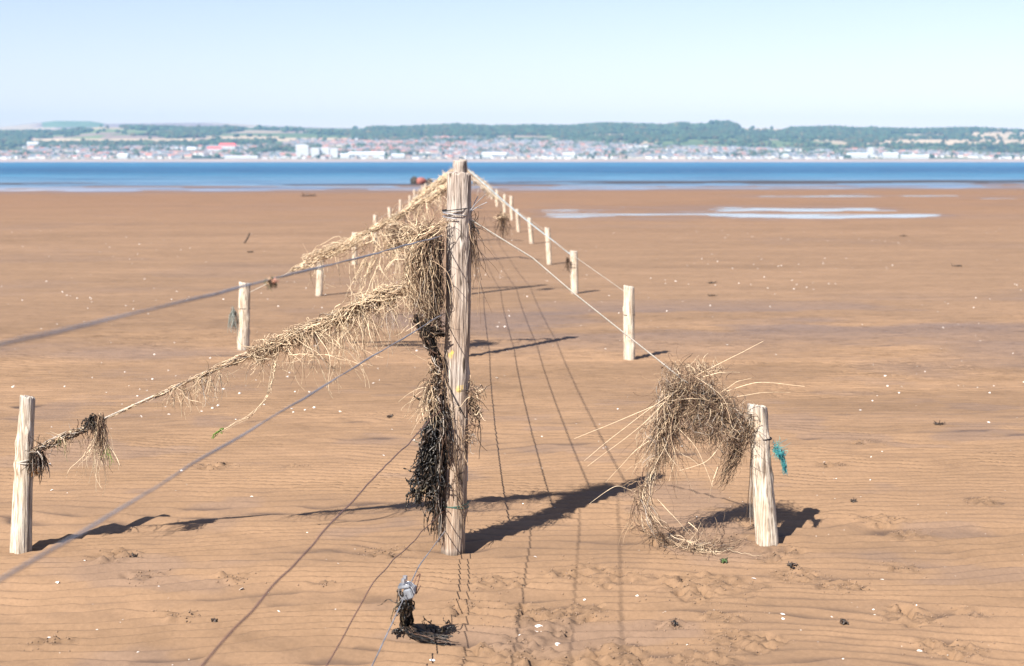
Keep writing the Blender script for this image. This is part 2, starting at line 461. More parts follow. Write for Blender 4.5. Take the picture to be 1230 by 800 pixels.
def ico():
    bm = bmesh.new(); bmesh.ops.create_icosphere(bm, subdivisions=1, radius=1)
    v = np.array([x.co[:] for x in bm.verts]); f = np.array([[y.index for y in x.verts] for x in bm.faces]); bm.free()
    return v, f
ICO_V, ICO_F = ico()
def blobs(P, S, seed):
    """one lumpy crown per row of P (centre) and S (radii)"""
    r = np.random.default_rng(seed); n = len(P)
    V = ICO_V[None] * (1 + .35 * (r.random((n, len(ICO_V), 1)) - .5)) * S[:, None, :] + P[:, None, :]
    Fc = ICO_F[None] + (np.arange(n) * len(ICO_V))[:, None, None]
    return V.reshape(-1, 3), Fc.reshape(-1, 3)
def build_woods():
    n = 60000
    Y = rng.uniform(4260, 6650, n); X = (rng.random(n) * 2 - 1) * Y * .46
    z = land_z(X, Y); _, wood, px, py = cover(X, Y, z)
    town = (Y < 5600) & (py > 168)
    gap = fbm(X / 70, Y / 110, 0, 3, 95) > .12
    town = town & ((py > 175) | (px > 440))
    town = town & ~FIELD
    keep = wood | (town & gap & (rng.random(n) < np.where((px > 450) & (px < 960), .28, .45))) | ((rng.random(n) < .02) & (Y < 6300))
    X, Y, z = X[keep], Y[keep], z[keep]; m = len(X)
    h = rng.uniform(6, 12, m) * np.where(Y > 5700, 1.25, 1.0)
    S = np.stack([h * rng.uniform(.6, 1.2, m), h * rng.uniform(.6, 1.1, m), h * rng.uniform(.55, .8, m)], 1)
    P = np.stack([X, Y, z + h * .45], 1)
    V, Fc = blobs(P, S, 3)
    base = np.array((.045, .07, .035)); var = rng.uniform(.6, 1.6, m)
    tint = np.where(rng.random(m)[:, None] < .15, np.array((.09, .075, .035))[None], base[None]) * var[:, None]
    cols = np.repeat(tint, len(ICO_V), 0)
    k = Nd('distant_foliage', .9, .1); k.l(k.attr('col'), k.base())
    me = make_mesh('woodland', V, Fc, k.m, True, cols)
    tag(link('woodland', me), 'dark green woods and garden trees over the far hillside', 'woods', kind='stuff')
build_woods()

WALLS = [mat_plain('white_harling', (.74, .73, .71), .9), mat_plain('cream_harling', (.66, .57, .46), .9), mat_plain('sandstone_wall', (.42, .33, .27), .9), mat_plain('grey_wall', (.5, .5, .5), .9)]
ROOFS = [mat_plain('slate_roof', (.16, .17, .19), .7), mat_plain('red_tile_roof', (.42, .16, .11), .8), mat_plain('brown_tile_roof', (.27, .18, .15), .8)]
M_PANE = mat_plain('dark_window', (.06, .07, .09), .2, .5)
def house_arr(w, d, h, rh, chim=True):
    """gabled house centred on origin, base at z=-4 so it never floats on the slope"""
    x, y = w / 2, d / 2
    V = [(-x, -y, -4), (x, -y, -4), (x, y, -4), (-x, y, -4), (-x, -y, h), (x, -y, h), (x, y, h), (-x, y, h), (-x, 0, h + rh), (x, 0, h + rh)]
    Q = [((0, 1, 5, 4), 0), ((2, 3, 7, 6), 0), ((1, 2, 6, 5), 0), ((3, 0, 4, 7), 0)]
    # roof slopes overhang a little
    o = .5
    b = len(V)
    V += [(-x - o, -y - o, h - .35), (x + o, -y - o, h - .35), (x + o, 0, h + rh + .1), (-x - o, 0, h + rh + .1), (x + o, y + o, h - .35), (-x - o, y + o, h - .35)]
    Q += [((b, b + 1, b + 2, b + 3), 1), ((b + 3, b + 2, b + 4, b + 5), 1)]
    T = [((1, 1), 0)]
    g = len(V)
    Q += [((4, 8, 7, 7), 0), ((5, 6, 9, 9), 0)]
    if chim:
        a0, a1, t = x - 1.2, x - .2, h + rh + 1.4
        c0 = len(V)
        for zz in (h, t):
            V += [(a0, -.7, zz), (a1, -.7, zz), (a1, .7, zz), (a0, .7, zz)]
        for i in range(4): Q.append(((c0 + i, c0 + (i + 1) % 4, c0 + 4 + (i + 1) % 4, c0 + 4 + i), 0))
        Q.append(((c0 + 4, c0 + 5, c0 + 6, c0 + 7), 0))
    # windows on the front wall
    for wx in np.linspace(-x + 1.8, x - 1.8, max(2, int(w / 4))):
        for wz in ([1.0, 4.0] if h > 5 else [1.0]):
            c0 = len(V); V += [(wx - .6, -y - .06, wz), (wx + .6, -y - .06, wz), (wx + .6, -y - .06, wz + 1.5), (wx - .6, -y - .06, wz + 1.5)]
            Q.append(((c0, c0 + 1, c0 + 2, c0 + 3), 2))
    quads = [q for q, m in Q if q[2] != q[3]]; qm = [m for q, m in Q if q[2] != q[3]]
    tris = [q[:3] for q, m in Q if q[2] == q[3]]; tm = [m for q, m in Q if q[2] == q[3]]
    return np.array(V, float), np.array(quads), np.array(tris), np.array(qm + tm)
SIZES = [(11, 8, 5.2, 3.0), (14, 8, 5.4, 3.2), (10, 8, 3.2, 3.0), (22, 9, 5.6, 3.0), (9, 7, 5.5, 3.4), (16, 10, 6.2, 3.6)]
def town_spots():
    PT = [-900, 0, 60, 130, 240, 330, 370, 470, 520, 560, 640, 700, 760, 860, 930, 1000, 1100, 1230, 2200]
    TT = [182, 178, 176, 178, 177, 175, 168, 167, 165.5, 167, 170, 172, 175.5, 178, 180, 182, 178, 184, 184]
    out = []
    Y = 4245.0
    while Y < 5650:
        half = Y * .40; X = -half + rng.uniform(0, 20)
        while X < half:
            x, y = X + rng.normal(0, 3), Y + rng.normal(0, 5)
            z = float(land_z(np.array([x]), np.array([y]))[0]); px, py = proj(x, y, z)
            dens = float(fbm(x / 150, y / 150, 0, 3, 97))
            ok = py > np.interp(px, PT, TT) + (4 if px > 1060 else 0) and dens > -.26 and not (tanf(px, py))
            if 545 < px < 900: ok = ok or (py > np.interp(px, PT, TT) and dens > -.4)
            if ok: out.append((x, y, z, px, py))
            X += rng.uniform(13, 24)
        Y += rng.uniform(24, 34)
    return out
def build_town():
    spots = town_spots()
    protos = []
    for s in SIZES:
        for wm in range(4):
            for rm in range(3):
                V, q, t, mi = house_arr(*s)
                me = make_mesh('house', V, [q, t], [WALLS[wm], ROOFS[rm], M_PANE], False, mat_idx=mi)
                protos.append((me, (V, q, t, mi), wm, rm, s))
    big = [p for p in BIG]
    def clear(x, y):
        return all(abs(x - b[0]) > b[2] / 2 + 9 or abs(y - b[1]) > 24 for b in big)
    spots = [s for s in spots if clear(s[0], s[1])]
    def choose(px):
        w = [.52, .2, .18, .10]; r = [.58, .12, .30]
        if 380 < px < 560: w = [.3, .3, .25, .15]; r = [.40, .28, .32]
        if px > 560: w = [.62, .2, .12, .06]; r = [.68, .08, .24]
        return rng.choice(4, p=w), rng.choice(3, p=r)
    vis = sorted([s for s in spots if 0 <= s[3] <= 1230], key=lambda s: s[1])
    indiv = vis[:285]; rest = [s for s in spots if s not in indiv]
    names = {0: 'white', 1: 'cream', 2: 'brown stone', 3: 'grey'}; rn = {0: 'grey slate', 1: 'red tiled', 2: 'brown tiled'}
    for (x, y, z, px, py) in indiv:
        wm, rm = choose(px); si = rng.integers(len(SIZES))
        me = protos[si * 12 + wm * 3 + rm][0]
        o = link('house', me, loc=(x, y, z)); o.rotation_euler.z = rng.normal(0, .35)
        nm = ('long ' if SIZES[si][0] > 20 else 'small ' if SIZES[si][2] < 4 else '') + names[wm]
        tag(o, nm + ' house, ' + rn[rm] + ' roof, in the blurred waterfront rows of the far town', 'house', 'houses along the far waterfront')
    Vs, Qs, Ts, MQ, MT, off = [], [], [], [], [], 0
    wm_n = len(WALLS)
    for (x, y, z, px, py) in rest:
        wm, rm = choose(px); si = rng.integers(len(SIZES)); V, q, t, mi = protos[si * 12][1]
        a = rng.normal(0, .35); ca, sa = math.cos(a), math.sin(a)
        W = np.stack([V[:, 0] * ca - V[:, 1] * sa + x, V[:, 0] * sa + V[:, 1] * ca + y, V[:, 2] + z], 1)
        mm = np.where(mi == 0, wm, np.where(mi == 1, wm_n + rm, wm_n + 3))
        Vs.append(W); Qs.append(q + off); Ts.append(t + off); MQ.append(mm[:len(q)]); MT.append(mm[len(q):]); off += len(V)
    me = make_mesh('far_town', np.concatenate(Vs), [np.concatenate(Qs), np.concatenate(Ts)], WALLS + ROOFS + [M_PANE], False, mat_idx=np.concatenate(MQ + MT))
    tag(link('far_town', me), 'further pale houses climbing the hillside of the far town', 'houses', kind='stuff')
    print('houses', len(indiv), len(rest))

def box_q(V, Q, MI, x0, x1, y0, y1, z0, z1, m):
    b = len(V)
    V += [(x0, y0, z0), (x1, y0, z0), (x1, y1, z0), (x0, y1, z0), (x0, y0, z1), (x1, y0, z1), (x1, y1, z1), (x0, y1, z1)]
    for q in ((0, 1, 5, 4), (1, 2, 6, 5), (2, 3, 7, 6), (3, 0, 4, 7), (4, 5, 6, 7)): Q.append(tuple(b + i for i in q)); MI.append(m)
# larger buildings: (px left, px right, px top, base row, depth Y, kind, label)
BIGS = [(356, 371, 179.5, 193, 4290, 'block', 'white apartment block with curved top, leftmost of the tall white blocks'),
        (374, 384, 182, 193, 4290, 'block', 'white and grey apartment block just right of the curved one'),
        (385, 396, 182, 193, 4300, 'block', 'bright white apartment block in the middle of the waterfront blocks'),
        (397, 406, 182.5, 193, 4290, 'block', 'pale apartment block at the right end of the waterfront blocks'),
        (409, 420, 188, 193.4, 4262, 'shed', 'low white shed just right of the apartment blocks'),
        (419, 462, 186, 193, 4275, 'shed', 'long low white building right of the apartment blocks'),
        (470, 486, 188, 193, 4270, 'shed', 'small white waterfront shed right of the long low building'),
        (579, 608, 186, 192.5, 4270, 'shed', 'bright white long terrace behind the tall post, by the water'),
        (250, 266, 177.5, 184, 4520, 'redroof', 'long white hall under a bright red roof'),
        (264, 283, 172.5, 182, 4600, 'redroof', 'broad hall with a pinkish red roof at the right of the white hall'),
        (225, 236, 178.5, 185, 4520, 'shed', 'small white building left of the red roofed hall'),
        (142, 154, 188.5, 194, 4255, 'shed', 'low white boathouse alone on the far shore at left'),
        (33, 46, 162.5, 168, 5000, 'shed', 'white farm building on the hill at far left'),
        (1017, 1042, 186.5, 192.5, 4270, 'shed', 'long white building on the far shore right of centre'),
        (1060, 1078, 186.5, 193, 4270, 'shed', 'white waterfront hall left of the long pale shed at right'),
        (1082, 1115, 189.5, 194, 4255, 'shed', 'long low pale shed close to the water at right'),
        (1042, 1048, 181, 193, 4280, 'block', 'slim white tower between two white halls at right'),
        (940, 946, 188, 193, 4265, 'shed', 'little white waterfront house right of the town centre'),
        (676, 690, 186.5, 192.5, 4270, 'shed', 'bright white terrace low on the shore at mid right'),
        (270, 310, 191, 194.2, 4250, 'shed', 'long low pale harbour wall building below the red roofs')]
BIG = []
for b in BIGS:
    l, r = A(b[0], b[3], b[4]), A(b[1], b[3], b[4]); BIG.append(((l[0] + r[0]) / 2, b[4], r[0] - l[0]))
def build_big():
    M_BR = mat_plain('bright_white_paint', (.56, .56, .55), .8); M_RR = mat_plain('bright_red_roof', (.72, .11, .09), .6); M_SR = mat_plain('pale_metal_roof', (.62, .64, .66), .5)
    V, Q, MI = [], [], []; box_q(V, Q, MI, -.8, .8, -.08, .02, 0, 1.4, 0); WIN = make_mesh('window', V, np.array(Q), M_PANE, False)
    for (x0, x1, yt, yb, Y, kind, lab), (cx, cy, w) in zip(BIGS, BIG):
        zb = float(land_z(np.array([cx]), np.array([float(Y)]))[0]); h = (yb - yt) / FPX * Y
        root = bpy.data.objects.new('apartment_block' if kind == 'block' else 'hall', None); C.objects.link(root); root.location = (cx, cy, zb)
        tag(root, lab, 'building')
        V, Q, MI = [], [], []
        d = 16; rh = 0 if kind == 'block' else h * .32
        wh = h - rh
        box_q(V, Q, MI, -w / 2, w / 2, -d / 2, d / 2, -6, wh, 0)
        link('wall', make_mesh('wall', V, np.array(Q), M_BR, False), root)
        V, Q, MI = [], [], []
        if kind == 'block':
            n = 8 if 'curved' in lab and 'leftmost' in lab else 1
            for i in range(n):
                a0, a1 = -w / 2 - .3 + (w + .6) * i / n, -w / 2 - .3 + (w + .6) * (i + 1) / n
                box_q(V, Q, MI, a0, a1, -d / 2 - .3, d / 2 + .3, wh + .002, wh + 1 + (4 * math.sin(math.pi * (i + .5) / n) if n > 1 else 0), 0)
            link('roof', make_mesh('roof', V, np.array(Q), M_BR if n > 1 else M_SR, False), root)
        else:
            o = .8
            V = [(-w / 2 - o, -d / 2 - o, wh), (w / 2 + o, -d / 2 - o, wh), (w / 2 + o, d / 2 + o, wh), (-w / 2 - o, d / 2 + o, wh), (-w / 2 - o, 0, h), (w / 2 + o, 0, h)]
            link('roof', make_mesh('roof', V, [np.array([(0, 1, 5, 4), (2, 3, 4, 5), (3, 2, 1, 0)]), np.array([(0, 4, 3), (1, 2, 5)])], M_RR if kind == 'redroof' else M_SR, False), root)
        nf = max(1, int(wh / 3.2)); nw = max(2, int(w / 4.5))
        for f in range(nf):
            for i in range(nw):
                x = -w / 2 + (i + .5) * w / nw; z = 1 + f * 3.1
                if z + 1.4 < wh: link('window', WIN, root, (x, -d / 2, z))
build_big()
build_town()

# air between here and the far shore
def build_haze():
    V, Q, MI = [], [], []
    box_q(V, Q, MI, -7000, 7000, -80, 10500, -4, 330, 0); Q.append((3, 2, 1, 0))
    m = bpy.data.materials.new('haze'); m.use_nodes = True; nt = m.node_tree; nt.nodes.clear()
    out = nt.nodes.new('ShaderNodeOutputMaterial'); pv = nt.nodes.new('ShaderNodeVolumePrincipled')
    pv.inputs['Color'].default_value = (.36, .66, 1.0, 1); pv.inputs['Density'].default_value = 8.5e-5; pv.inputs['Anisotropy'].default_value = .0
    nt.links.new(pv.outputs[0], out.inputs['Volume'])
    tag(link('haze', make_mesh('haze', V, np.array(Q), m, False)), 'thin blue summer haze over the firth', 'haze', kind='stuff')
build_haze()

# ------------------------------------------------------------------ strands, tubes, wires
def tubes(P, R, sides=3):
    """P (n,m,3) centre lines, R (n,m) radii -> verts, quads"""
    n, m, _ = P.shape
    T = np.gradient(P, axis=1); T /= np.linalg.norm(T, axis=2, keepdims=True) + 1e-9
    up = np.where(np.abs(T[:, :, 2:3]) > .9, np.array((1., 0, 0)), np.array((0, 0, 1.)))
    Nn = np.cross(T, up); Nn /= np.linalg.norm(Nn, axis=2, keepdims=True) + 1e-9
    B = np.cross(T, Nn)
    a = np.arange(sides) * 2 * math.pi / sides
    V = P[:, :, None, :] + R[:, :, None, None] * (Nn[:, :, None, :] * np.cos(a)[None, None, :, None] + B[:, :, None, :] * np.sin(a)[None, None, :, None])
    idx = np.arange(n * m * sides).reshape(n, m, sides); nx = np.roll(idx, -1, axis=2)
    q = np.stack([idx[:, :-1], nx[:, :-1], nx[:, 1:], idx[:, 1:]], -1).reshape(-1, 4)
    return V.reshape(-1, 3), q
class Str:
    """collects strands of one clump"""
    def __init__(s): s.V, s.Q, s.C, s.o = [], [], [], 0
    def add(s, P, R, cols, sides=3):
        V, q = tubes(P, R * 1.3, sides); s.V.append(V); s.Q.append(q + s.o); s.o += len(V)
        s.C.append(np.repeat(cols, P.shape[1] * sides, 0))
    def obj(s, name, mat, parent=None):
        V = np.concatenate(s.V)
        return link(name, make_mesh(name, V, np.concatenate(s.Q), mat, True, np.concatenate(s.C)), parent)
PALE = np.array((.63, .49, .33)); TAN = np.array((.36, .25, .16)); BRN = np.array((.125, .076, .052)); DRK = np.array((.045, .031, .022)); BLK = np.array((.014, .0125, .0115)); GRY = np.array((.36, .31, .26))
def pick(n, cols, w, var=.3):
    c = np.array(cols)[rng.choice(len(cols), n, p=np.array(w) / sum(w))]
    return c * rng.uniform(1 - var, 1 + var, (n, 1))
def grow(P0, D0, length, steps=12, grav=0.0, wob=.5, r=(.0008, .0015), guide=None, pull=0.0, smooth=.75, minz=None):
    """grow n curly strands"""
    n = len(P0); L = length if np.ndim(length) else np.full(n, length)
    h = (L / steps)[:, None]
    p = P0.copy(); d = D0 / (np.linalg.norm(D0, axis=1, keepdims=True) + 1e-9)
    w = rng.normal(0, 1, (n, 3)); out = [p.copy()]
    for i in range(steps):
        w = smooth * w + (1 - smooth) * rng.normal(0, 1, (n, 3)) * 2
        d = d + w * wob * .5 + np.array((0, 0, -1.0)) * grav
        if guide is not None:
            d = d + pull * guide(p)
        d /= np.linalg.norm(d, axis=1, keepdims=True) + 1e-9
        p = p + d * h
        if minz is not None: p[:, 2] = np.maximum(p[:, 2], minz + rng.uniform(0, .012, n))
        out.append(p.copy())
    P = np.stack(out, 1)
    rr = rng.uniform(r[0], r[1], n)[:, None] * np.linspace(1.0, .45, steps + 1)[None]
    return P, rr
def polyline(pts, n):
    pts = np.asarray(pts, float); d = np.concatenate([[0], np.cumsum(np.linalg.norm(np.diff(pts, axis=0), axis=1))])
    t = np.linspace(0, d[-1], n); return np.stack([np.interp(t, d, pts[:, i]) for i in range(3)], 1)
def smooth_line(pts, n, it=6):
    p = polyline(pts, n)
    for _ in range(it): p[1:-1] = (p[:-2] + 2 * p[1:-1] + p[2:]) / 4
    return p
def wire_obj(name, pts, rad, mat, strands=1, pitch=.03, parent=None, wob=.0, sag=0.0, npts=None, sides=6):
    pts = np.asarray(pts, float)
    L = np.linalg.norm(np.diff(pts, axis=0), axis=1).sum()
    n = npts or int(max(12, min(700, L / (.004 if strands > 1 else .03))))
    c = smooth_line(pts, n) if len(pts) > 2 else polyline(pts, n)
    t = np.linspace(0, 1, n)
    if sag: c[:, 2] -= sag * 4 * t * (1 - t)
    if wob:
        sd = rng.integers(1000)
        c[:, 0] += wob * fbm(t * L * 3, 0, 0, 3, sd); c[:, 2] += wob * fbm(t * L * 3, 7, 0, 3, sd)
    if strands > 1:
        T = np.gradient(c, axis=0); T /= np.linalg.norm(T, axis=1, keepdims=True)
        N1 = np.cross(T, (0, 0, 1.)); N1 /= np.linalg.norm(N1, axis=1, keepdims=True) + 1e-9; B = np.cross(T, N1)
        P = []
        for k in range(strands):
            ph = 2 * math.pi * (t * L / pitch + k / strands)
            P.append(c + rad * .55 * (N1 * np.cos(ph)[:, None] + B * np.sin(ph)[:, None]))
        P = np.array(P); R = np.full(P.shape[:2], rad * .55)
    else: P = c[None]; R = np.full((1, n), rad)
    V, q = tubes(P, R, sides)
    return link(name, make_mesh(name, V, q, mat, True), parent), c
def ring_pts(R, z, turns=1.0, n=30, drop=0.0, ph=0.0, tilt=0.0):
    a = np.linspace(0, 2 * math.pi * turns, n) + ph
    return np.stack([R * np.cos(a), R * np.sin(a), z + drop * np.linspace(0, 1, n) + tilt * np.cos(a)], 1)

# ------------------------------------------------------------------ posts
def post_mesh(H, r0, r1, mat, seed, nt=48, nz=90, cracks=3, grey=0.0, kind='stake', cutslope=.06, lean=(0, 0), bury=.18):
    """tapered, grooved, slightly crooked post; r0 at the ground, r1 at the top. Base at z=0, runs down to -bury"""
    r = np.random.default_rng(seed)
    zz = np.linspace(-bury, H, nz); aa = np.arange(nt) * 2 * math.pi / nt
    Zg, Ag = np.meshgrid(zz, aa, indexing='ij')
    cx, sx = np.cos(Ag), np.sin(Ag)
    rad = r0 + (r1 - r0) * np.clip(Zg / H, 0, 1)
    rad = rad * (1 + .14 * fbm(cx * 1.1 + 5, sx * 1.1, Zg * 2.6, 3, seed) + .05 * fbm(cx * 5, sx * 5, Zg * 4, 3, seed + 1) + .045 * fbm(cx * 14, sx * 14, Zg * 16, 3, seed + 2))
    # knots
    for _ in range(int(5 * H) + 2):
        kz, ka = r.uniform(.1, H), r.uniform(0, 6.28)
        da = np.angle(np.exp(1j * (Ag - ka))) * r0; dd = np.sqrt(da ** 2 + ((Zg - kz) * .6) ** 2)
        rad = rad + .007 * np.exp(-(dd / .016) ** 2)
    crack = np.zeros_like(rad)
    for i in range(cracks):
        ca = r.uniform(0, 6.28) if i or kind != 'main' else math.radians(-33)
        z0, z1 = (r.uniform(0, H * .5), H + .1) if i % 2 == 0 else (-.1, r.uniform(H * .4, H * .9))
        if kind == 'main' and i == 0: z0 = .55
        wv = ca + .10 * fbm(Zg * 3, 0, 0, 3, seed + 20 + i)
        da = np.angle(np.exp(1j * (Ag - wv))); wd = r.uniform(.05, .11) * (.42 if kind == 'main' and H > 1.5 and nt > 60 else 1)
        g = np.exp(-(da / wd) ** 2) * sstep(z0 - .08, z0 + .05, Zg) * (1 - sstep(z1 - .05, z1 + .08, Zg))
        crack = np.maximum(crack, g)
    rad = rad - crack * r0 * (.28 if kind == 'main' else .16)
    top = H - cutslope * r0 * 2 * (cx * .6 + sx * .4) + .006 * vnoise(cx * 5, sx * 5, 0, seed + 9)
    bend = .010 * np.sin(Zg * 2.3 + seed) * (H > .4)
    X = rad * cx + bend + lean[0] * Zg / H; Yv = rad * sx + .6 * bend + lean[1] * Zg / H
    Zs = np.where(Zg > H - .03, np.minimum(Zg, H) - (H - top) * sstep(H - .03, H, Zg), Zg)
    V = np.stack([X, Yv, Zs], -1).reshape(-1, 3)
    idx = np.arange(nz * nt).reshape(nz, nt); nx = np.roll(idx, -1, 1)
    q = np.stack([idx[:-1], nx[:-1], nx[1:], idx[1:]], -1).reshape(-1, 4)
    # top: bevel ring then inner rings with radial splits
    rings = [(.94, .004), (.6, .005), (.25, .003)]; prev = idx[-1]; Qs = [q]; Vl = [V]; off = len(V); cc = [crack.ravel()]
    cen = np.array((lean[0] + bend[-1, 0], lean[1] + .6 * bend[-1, 0]))
    for f, dz in rings:
        rv = np.stack([cen[0] + (X[-1] - cen[0]) * f, cen[1] + (Yv[-1] - cen[1]) * f, Zs[-1] * f + Zs[-1].mean() * (1 - f) + dz + .003 * vnoise(cx[-1] * 9 * f, sx[-1] * 9 * f, 0, seed)], 1)
        ni = np.arange(nt) + off
        Qs.append(np.stack([prev, np.roll(prev, -1), np.roll(ni, -1), ni], 1)); Vl.append(rv); off += nt; prev = ni; cc.append(crack[-1] * f)
    Vl.append(np.array([[cen[0], cen[1], Zs[-1].mean() + .002]])); ci = off; cc.append(np.zeros(1))
    tri = np.stack([prev, np.roll(prev, -1), np.full(nt, ci)], 1)
    V = np.concatenate(Vl); ck = np.concatenate(cc)
    gz = fbm(V[:, 0] * 30, V[:, 1] * 30, V[:, 2] * 3, 3, seed + 5)
    if kind == 'main':
        g = .12 + .6 * sstep(.8, 1.4, V[:, 2]) + .4 * gz
        g = g * sstep(.18, .65, V[:, 2])
        rough = np.exp(-((V[:, 2] - .74) / .07) ** 2) * .5
        g = g + rough
    else: g = grey * (.5 + gz) + .5 * np.exp(-((V[:, 2] - H) / .03) ** 2)
    g = g + .45 * (1 - sstep(.0, .035, V[:, 2] + .02 * gz))
    ck = np.maximum(ck, .75 * sstep(.34, .5, fbm(V[:, 0] * 70, V[:, 1] * 70, V[:, 2] * 9, 3, seed + 6)))
    ck = np.maximum(ck, .55 * (1 - sstep(-.01, .018, V[:, 2] + .015 * gz)))
    cols = np.stack([np.clip(ck * (1.25 if kind == 'main' else .7), 0, 1), np.clip(g, 0, .9), np.zeros(len(V))], 1)
    if kind == 'main':
        for (px, py, rr) in ((551, 468, .010), (541, 427, .009), (554, 466, .007), (543, 424, .006)):
            p = A(px, py, 5.71); d = np.sqrt((V[:, 0] - (p[0] + .026)) ** 2 + (V[:, 2] - p[2]) ** 2 * .6)
            cols[:, 2] = np.maximum(cols[:, 2], .6 * (1 - sstep(rr * .5, rr * 1.5, d + .006 * fbm(V[:, 0] * 200, V[:, 1] * 200, V[:, 2] * 200, 2, 9))) * (V[:, 1] < 0) * (fbm(V[:, 0] * 260, V[:, 1] * 260, V[:, 2] * 260, 2, 4) > -.2))
    return make_mesh('post', V, [np.concatenate(Qs), tri], mat, True, cols)
ORD = ['nearest', 'second nearest', 'third nearest', 'fourth nearest', 'fifth nearest', 'sixth nearest', 'seventh nearest', 'eighth nearest', 'ninth nearest', 'tenth nearest', 'eleventh nearest', 'twelfth nearest', 'thirteenth nearest', 'fourteenth nearest', 'fifteenth nearest']

# main post
MP = np.array((-.026, 5.762, 0.0))
main = link('fence_post', post_mesh(1.55, .049, .050, M_POST, 5, 200, 420, 6, kind='main', lean=(.012, 0)), loc=MP)
tag(main, 'tall weathered grey post in the foreground, draped with straw and seaweed, yellow lichen spots', 'post', 'tall posts of the central fence line')
b, _ = wire_obj('wire_binding', np.concatenate([ring_pts(.0545, 1.405, 1, 40, -.006, 1.0, .004), ring_pts(.055, 1.398, 1.6, 70, -.026, 1.0, -.004)]), .0024, M_GALV, parent=main, npts=260)
b.location = (.011, 0, 0)
b, _ = wire_obj('dark_binding', ring_pts(.0575, 1.408, 1.15, 50, .003, 2.3, .006), .0022, M_BLACK, parent=main, npts=80); b.location = (.011, 0, 0)
b, _ = wire_obj('green_cord', np.concatenate([ring_pts(.056, .19, 1.0, 40, .006, .5, .005), ring_pts(.0555, .197, 1.0, 40, -.012, .5, -.004)]), .0022, M_GREENCORD, parent=main, npts=120)
# thin black tube added as a cable's cast shadow slanting over the post
def face_shadow(p0, p1, parent):
    a = A(*p0, 5.705) - MP; c = A(*p1, 5.712) - MP
    return wire_obj('slant_shadow', [a + np.array((0, .01, 0)), a * .5 + c * .5 + np.array((0, -.014, 0)), c + np.array((0, .02, 0))], .0019, M_BLACK, parent=parent, npts=24)[0]
face_shadow((535, 457), (560, 505), main)
# wire ends sticking out at the top binding
for (q0, q1, dy, m) in (((563, 255), (583, 234), -.03, M_GALV), ((562, 257), (585, 243), .02, M_GALV), ((562, 252), (579, 250), .03, M_GALV), ((566, 254), (574, 236), .05, M_GALV), ((562, 262), (576, 281), -.02, M_BLACK)):
    a = A(*q0, 5.74) - MP; c = A(*q1, 5.74 + dy) - MP
    wire_obj('wire_end', [a, (a + c) / 2 + np.array((0, .004, .006)), c], .0018, m, parent=main, npts=12)

# centre posts beyond
CY = [11.55, 17.1, 22.6, 28.2, 33.8, 39.4, 45, 50.6, 56.2, 61.8, 67.4, 73, 78.6, 84.2, 89.8]
cposts = [MP]
for i, y in enumerate(CY):
    x = -.015 + rng.normal(0, .045); H = 1.60 + rng.normal(0, .02)
    if i == 0: x = .0; H = 1.60
    if i == 1: x = .045; H = 1.62
    z0 = zs(x, y); me = post_mesh(H - z0, .05, .048, M_POST, 100 + i, 24 if i < 4 else 14, 40 if i < 4 else 20, 2, kind='main')
    o = link('fence_post', me, loc=(x, y, z0)); cposts.append(np.array((x, y, z0)))
    tag(o, 'tall grey post hidden in line behind the foreground one, ' + ORD[i] + ' of those behind it', 'post', 'tall posts of the central fence line')
    b, _ = wire_obj('wire_binding', ring_pts(.056, 1.40, 2, 40, .03), .003, M_GALV, parent=o, npts=50)

